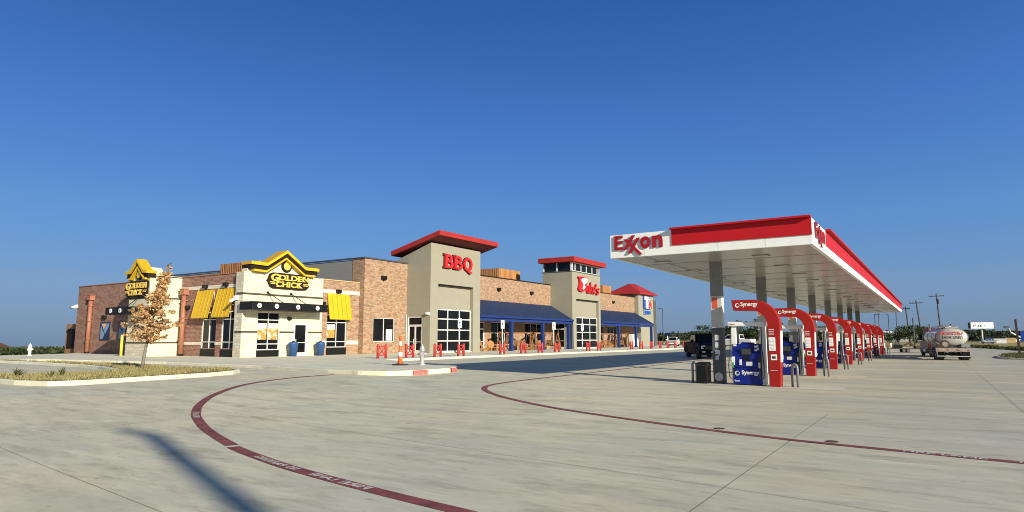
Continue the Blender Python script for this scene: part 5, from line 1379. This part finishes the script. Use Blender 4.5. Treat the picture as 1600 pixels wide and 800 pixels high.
b = MB(); b.box(.0, 1.6, -.03, .03, 1.35, 2.75, 'blue_sign'); b.build('panel', rs); b = MB(); b.box(.7, .8, .035, .1, 0, 2.7, 'grey'); b.build('post', rs)
ss = thing('small_sign', 'small dark sign on a white post behind the white sport utility vehicle', 'sign', (-46.5, 131, -.1))
b = MB(); b.cyl((0, 0, 0), (0, 0, 2.3), .12, 'white', n=8); b.build('post', ss); b = MB(); b.box(-.45, .6, -.1, .1, 2.3, 2.9, 'navy'); b.build('panel', ss)
BB = thing('billboard', 'white billboard with dark marks on a single post far right of the tanker', 'billboard', (18.3, 370, terrain_z(18.3, 370)+1.6), R(16)); BB.scale = (.78, .78, .78)
b = MB(); b.cyl((0, .9, -3), (0, .9, 6.0), .45, 'grey_light', n=12); b.build('post', BB)
b = MB(); b.box(-5.8, 5.8, -.15, .15, 6.0, 9.6, 'white'); b.prism([(-5.8, -.15, 6.0), (-5.8, -.15, 9.6), (-6.5, 1.8, 9.6), (-6.5, 1.8, 6.0)], (.2, 0, 0), 'grey_dark'); b.box(-5.8, 5.8, -.6, .15, 5.6, 5.75, 'grey'); b.build('panel', BB)
b = MB()
for x, w, z, h in ((-4.6, .9, 7.2, 1.2), (-3.5, .3, 7.4, 1.3), (-2.4, 1.0, 7.1, 1.1), (-1.2, 1.1, 7.1, 1.3), (.9, .5, 7.6, .5)): b.prism([(x, -.17, z), (x+w, -.17, z), (x+w*.8, -.17, z+h*.5), (x+w*.55, -.17, z+h), (x+w*.3, -.17, z+h*.6)], (0, -.01, 0), 'black')
b.build('marks', BB)
BL = thing('boom_lift', 'white boom lift in the far field right of the billboard', 'lift', (27, 330, terrain_z(27, 330)), R(10))
b = MB(); b.box(-1.6, 1.6, -1, 1, .4, 1.5, 'white'); b.build('base', BL); b = MB(); b.bar((2.6, 0, 1.6), (-1.4, 0, 4.2), .4, .45, 'white'); b.bar((-1.4, 0, 4.2), (-2.2, 0, 6.2), .35, .35, 'grey_light'); b.box(-3.6, -2.0, -.6, .6, 5.8, 6.7, 'grey_dark'); b.build('boom', BL)
for x in (-1, 1):
    for s in (-1, 1): wheel(BL, x, s*1., .45, .35)
# tiny far vehicles and sheds along the road on the right
for x, y, w, h, m_, l in ((16.6, 300, 2.2, 1.9, 'blue_sign', 'blue tarp covered load by the billboard post'), (19.4, 300, 4.5, 1.7, 'white', 'white box van right under the billboard'), (24.5, 320, 3.0, 2.0, 'sand', 'small tan shed right of the billboard'), (33.0, 330, 6, 2.3, 'sand', 'wide tan shed right of the boom lift'), (30.6, 325, 3.2, 1.9, 'white', 'white shed beside the boom lift')):
    t = thing('storage_shed', l, 'shed', (x, y, terrain_z(x, y))); b = MB(); b.box(-w/2, w/2, -1.5, 1.5, -.3, h*.75, m_); b.build('wall', t); b = MB(); b.prism([(-w/2-.1, -1.6, h*.75), (w/2+.1, -1.6, h*.75), (w/2+.1, 0, h), (-w/2-.1, 0, h)], (0, .05, 0), m_); b.prism([(-w/2-.1, 1.6, h*.75), (w/2+.1, 1.6, h*.75), (w/2+.1, .05, h), (-w/2-.1, .05, h)], (0, -.05, 0), m_); b.build('roof', t)
FH = thing('far_house', 'tan roofed house far off among the trees at far left', 'house', (-395, 128, terrain_z(-395, 128)), R(20))
b = MB(); b.box(-10, 10, -8, 8, -2, 8.5, 'sand'); b.build('wall', FH); b = MB(); b.prism([(-11, -9, 8.5), (-11, 9, 8.5), (-11, 0, 12)], (22, 0, 0), 'rust'); b.build('roof', FH)
for x, y, w, l in ((-12, 420, 26, 'long white roofed shed on the far horizon behind the pumps'), (-2, 400, 12, 'white roofed shed on the horizon behind the utility poles')):
    t = thing('far_shed', l, 'shed', (x, y, terrain_z(x, y))); b = MB(); b.box(-w/2, w/2, -5, 5, 0, 4.5, 'grey_light'); b.build('wall', t); b = MB(); b.prism([(-w/2, -5.5, 4.5), (-w/2, 5.5, 4.5), (-w/2, 0, 5.8)], (w, 0, 0), 'white'); b.build('roof', t)

# a tall double-headed lot light behind the photographer; its shadow falls across the foreground
KX, KY = 2.73, 1.02
hp = 14.
lp = thing('sign_pole', 'tall round pole behind the viewpoint throwing the long shadow on the concrete', 'pole', (-11.85+KX*hp, 6.47-KY*hp, 0), R(0))
b = MB(); b.cyl((0, 0, 0), (0, 0, hp), .2, 'pole', .16, 14); b.cyl((0, 0, 0), (0, 0, .8), .6, 'curb', n=14); b.build('pole', lp)
b = MB(); b.bar((.0, 0, hp-.1), (-.85, -.1, hp+.05), .16, .14, 'pole'); b.build('lamp_arm', lp)
# ------------------------------------------------------------------ trees
def leaf_quads(vs, fs, c, n, rx, ry, rz_, size, flat=0.):
    for i in range(n):
        while True:
            p = Vector((rnd.uniform(-1,1), rnd.uniform(-1,1), rnd.uniform(-1,1)))
            if p.length < 1: break
        p = p*(.55+.45*rnd.random()) if p.length > .5 else p
        q = Vector((c[0]+p.x*rx, c[1]+p.y*ry, c[2]+p.z*rz_)); s = size*rnd.uniform(.5, 1.3)
        a = Vector((rnd.gauss(0,1), rnd.gauss(0,1), rnd.gauss(0,1))).normalized(); b = a.cross(Vector((rnd.gauss(0,1), rnd.gauss(0,1), rnd.gauss(0,1)))).normalized()
        o = len(vs); vs += [q-a*s*.5, q+b*s*.28, q+a*s*.5, q-b*s*.28]; fs.append((o, o+1, o+2, o+3))
def oak():
    x, y = -29.5, 15.5
    t = thing('oak_tree', 'young oak with dry brown leaves on the kerbed island in front of the restaurant', 'tree', (x, y, SW))
    rx_, ry_ = .84, .54
    ax = lambda z: (.03+.10*z+.022*z*z)                 # the stem leans to one side
    st = lambda z: Vector((rx_*ax(z), ry_*ax(z), z))
    tr = MB(); zs = [-.1, .5, 1.1, 1.7, 2.4, 3.1, 3.8, 4.5]
    tr.tube([st(z) for z in zs], [.085, .07, .062, .055, .045, .032, .02, .008], 'bark', 8)
    vs = []; fs = []; br = MB()
    for i in range(54):
        z = 1.2+3.0*(i/54)**1.08; a = i*2.4+rnd.uniform(-.4, .4)
        l = (1.15 if z < 2.1 else max(.2, 1.12-.62*(z-2.1)))*rnd.uniform(.5, 1.1)
        base = st(z); tip = base+Vector((math.cos(a)*l, math.sin(a)*l, l*rnd.uniform(.0, .4)))
        mid = (base+tip)/2+Vector((0, 0, .08)); br.tube([base, mid, tip], [.022, .014, .006], 'bark', 5)
        for k in range(5):
            u = .25+.75*k/4; c = base.lerp(tip, u)+Vector((rnd.uniform(-.1,.1), rnd.uniform(-.1,.1), rnd.uniform(-.08,.12)))
            leaf_quads(vs, fs, c, 17, .19, .19, .14, .15)
    for z in (3.6, 3.9, 4.2, 4.45, 4.6): leaf_quads(vs, fs, st(z), 24, .18, .18, .18, .14)
    tr.build('trunk', t); br.build('branch', t)
    m = MB(); m.add(vs, fs, 'dry_leaf'); m.build('crown', t, recalc=False)
oak()
def far_tree(name, label, x, y, h, w, n, mat='leaf', grp=None, z=None, lean=0, size=None):
    z = terrain_z(x, y) if z is None else z
    t = thing(name, label, 'tree', (x, y, z), 0, grp)
    tr = MB(); tr.cyl((0, 0, -.3), (0, 0, h*.5), h*.03, 'bark_dark', h*.015, 7)
    for k in range(3): a = k*2.1; tr.cyl((0, 0, h*.3), (math.cos(a)*w*.25, math.sin(a)*w*.25, h*.6), h*.014, 'bark_dark', h*.006, 6)
    tr.build('trunk', t); vs = []; fs = []
    for k in range(11):
        a = rnd.uniform(0, 6.28); r = w*.32*math.sqrt(rnd.random()); zz = h*rnd.uniform(.32, .86); s = w*rnd.uniform(.16, .26)
        leaf_quads(vs, fs, (math.cos(a)*r, math.sin(a)*r, zz), n//11, s*1.15, s*1.15, min(s*.8, h*.16), size or h*.085)
    m = MB(); m.add(vs, fs, mat); m.build('crown', t, recalc=False)
mid_trees = [(-50, 165, 4.4, 7, 'low round tree just right of the white sport utility vehicle'), (-46, 160, 5.2, 8, 'rounded tree left of the navy pickup'), (-41.2, 160, 5.8, 8, 'medium green tree above the bed of the navy pickup'),
             (-37.6, 158, 6.6, 9, 'taller dark tree above the cab of the navy pickup'), (-33.5, 160, 7.0, 9, 'tallest dark tree just left of the front column'), (-26, 190, 5.6, 8, 'tree behind the white work pickup')]
for x, y, h, w, d in mid_trees: far_tree('broadleaf_tree', d, x, y, h, w, 1100, 'leaf', 'trees beyond the far end of the lot')
for x, y, h, w, d in ((-6.4, 150, 4.6, 6.5, 'bushy tree beyond the white pickup'), (-3.6, 158, 4.8, 7, 'wide bushy tree below the shorter utility pole'), (-1.2, 150, 4.2, 6, 'bushy tree behind the red tractor'), (-10.0, 165, 4.2, 7, 'low tree seen between the last pumps')):
    far_tree('bushy_tree', d, x, y, h, w, 1100, 'leaf', 'bushy trees behind the tractor')
def mass(name, label, spots, mat, per, size, hs):
    vs = []; fs = []
    for x, y, h, w in spots:
        z = terrain_z(x, y); s = size
        for k in range(4):
            leaf_quads(vs, fs, (x+rnd.uniform(-.4, .4)*w, y+rnd.uniform(-.4, .4)*w, z+h*rnd.uniform(.25, .75)), per//4, w*.4, w*.4, h*.32, s)
    m = MB(); m.add(vs, fs, mat); return tag(m.build(name, recalc=False), label, 'woodland', kind='stuff')
def pol(az, r): a = R(az); return r*math.sin(a), r*math.cos(a)
sp = []
for i in range(150):
    az = rnd.uniform(-76, -64); r = rnd.uniform(105, 330); x, y = pol(az, r)
    z = terrain_z(x, y); top = 1.7-(.0085+.003*rnd.random())*r; h = max(2.2, min(9, top-z)); sp.append((x, y, h, h*1.3))
mass('woodland_near', 'dark green scrub and treetops below the lot edge at far left', sp, 'leaf', 260, .75, 1)
sp = []
for i in range(170):
    az = rnd.uniform(-80, -58); r = rnd.uniform(360, 900); x, y = pol(az, r)
    z = terrain_z(x, y); top = 1.7-(.0095+.003*rnd.random())*r; h = max(6, min(14, top-z)); sp.append((x, y, h, h*2.2))
mass('woodland_far', 'distant tree line on the horizon at far left', sp, 'leaf_far', 150, 2.6, 1)
sp = []
for i in range(420):
    az = rnd.uniform(-24, 12); r = rnd.uniform(430, 900); x, y = pol(az, r)
    z = terrain_z(x, y); sp.append((x, y, max(3, (1.7+r*rnd.uniform(.004, .0115))-z), 17))
mass('woodland_horizon', 'distant tree line along the horizon behind the pumps and tanker', sp, 'leaf_far', 130, 2.4, 1)
sp = []
for i in range(230):
    t = rnd.random(); y = 62+95*t; x = xr(y)+rnd.uniform(.2, 1.6+1.5*t); sp.append((x, y, rnd.uniform(.35, .75), 1.3))
mass('roadside_weeds', 'tall green weeds along the right pavement edge beyond the tanker', sp, 'weed', 150, .28, 1)
sp = [(rnd.uniform(-66, -14), rnd.uniform(152.5, 158), rnd.uniform(.5, 1.2), 2.2) for i in range(120)]
mass('lot_edge_weeds', 'low green weeds at the far edge of the lot behind the pickup', sp, 'weed', 110, .35, 1)

# ------------------------------------------------------------------ camera, light, sky
cam = bpy.data.cameras.new('camera'); co = bpy.data.objects.new('camera', cam); COL.objects.link(co); scene.camera = co
cam.sensor_fit = 'HORIZONTAL'; cam.sensor_width = 36; cam.lens = 36*1015/1600; cam.clip_end = 20000; cam.clip_start = .1
TH = math.atan(128.5/1015); co.location = (0, 0, 1.7); co.rotation_euler = (math.pi/2+TH, 0, R(32.9))
sun = bpy.data.lights.new('sun', 'SUN'); so = bpy.data.objects.new('sun', sun); COL.objects.link(so)
sun.energy = 4.4; sun.angle = R(.53); sun.color = (1., .925, .745)
to_sun = Vector((KX, -KY, 1.)).normalized(); so.rotation_euler = to_sun.to_track_quat('Z', 'Y').to_euler()
so.location = (60, -20, 40)
w = bpy.data.worlds.new('World'); scene.world = w; w.use_nodes = True; nt = w.node_tree
sky = nt.nodes.new('ShaderNodeTexSky'); sky.sky_type = 'NISHITA'; sky.sun_disc = False
sky.sun_elevation = math.asin(to_sun.z); sky.sun_rotation = math.atan2(to_sun.x, to_sun.y)
sky.altitude = 400; sky.air_density = 1.0; sky.dust_density = .25; sky.ozone_density = 3.
# hazy afternoon air: deepen the blue towards the zenith and even out the anti-solar glow
tc = nt.nodes.new('ShaderNodeTexCoord'); sx = nt.nodes.new('ShaderNodeSeparateXYZ'); nt.links.new(tc.outputs['Generated'], sx.inputs[0])
rp = nt.nodes.new('ShaderNodeValToRGB'); el = rp.color_ramp.elements
stops = [(0., (.225, .355, .76)), (.0277, (.262, .355, .668)), (.0766, (.365, .44, .66)), (.1743, (.395, .575, .83)), (.315, (.36, .60, .98)), (.4731, (.262, .55, .94)), (.75, (.36, .56, .78)), (1., (.40, .56, .74))]
el[0].position, el[0].color = stops[0][0], c4(stops[0][1]); el[1].position, el[1].color = stops[-1][0], c4(stops[-1][1])
for p_, c_ in stops[1:-1]: e_ = el.new(p_); e_.color = c4(c_)
nt.links.new(sx.outputs[2], rp.inputs['Fac'])
dt = nt.nodes.new('ShaderNodeVectorMath'); dt.operation = 'DOT_PRODUCT'; nt.links.new(tc.outputs['Generated'], dt.inputs[0])
hz_ = Vector((-KX, KY, 0)).normalized(); dt.inputs[1].default_value = hz_
mr = ramp(nt, dt.outputs['Value'], .2, 1., 1.3, .80); mr.node.clamp = True
c_ = mix(nt, 1., sky.outputs[0], rp.outputs['Color'], 'MULTIPLY')
vm = nt.nodes.new('ShaderNodeVectorMath'); vm.operation = 'SCALE'; sw_ = ramp(nt, dt.outputs['Value'], .15, -.6, 0, 1); sw_.node.clamp = True
warm_ = mix(nt, sw_, (1, 1, 1), (1.5, 1.0, .62))
c_ = mix(nt, 1., c_, warm_, 'MULTIPLY')
nt.links.new(c_, vm.inputs[0]); nt.links.new(mr, vm.inputs['Scale'])
nt.links.new(vm.outputs[0], nt.nodes['Background'].inputs['Color']); nt.nodes['Background'].inputs['Strength'].default_value = .08
vs_ = scene.view_settings; scene.display_settings.display_device = 'sRGB'; vs_.view_transform = 'Standard'; vs_.look = 'None'; vs_.exposure = .65; vs_.gamma = 1.; vs_.use_curve_mapping = False
scene.cycles.max_bounces = 6; scene.cycles.pixel_filter_type = 'BLACKMAN_HARRIS'; scene.cycles.filter_width = 1.0
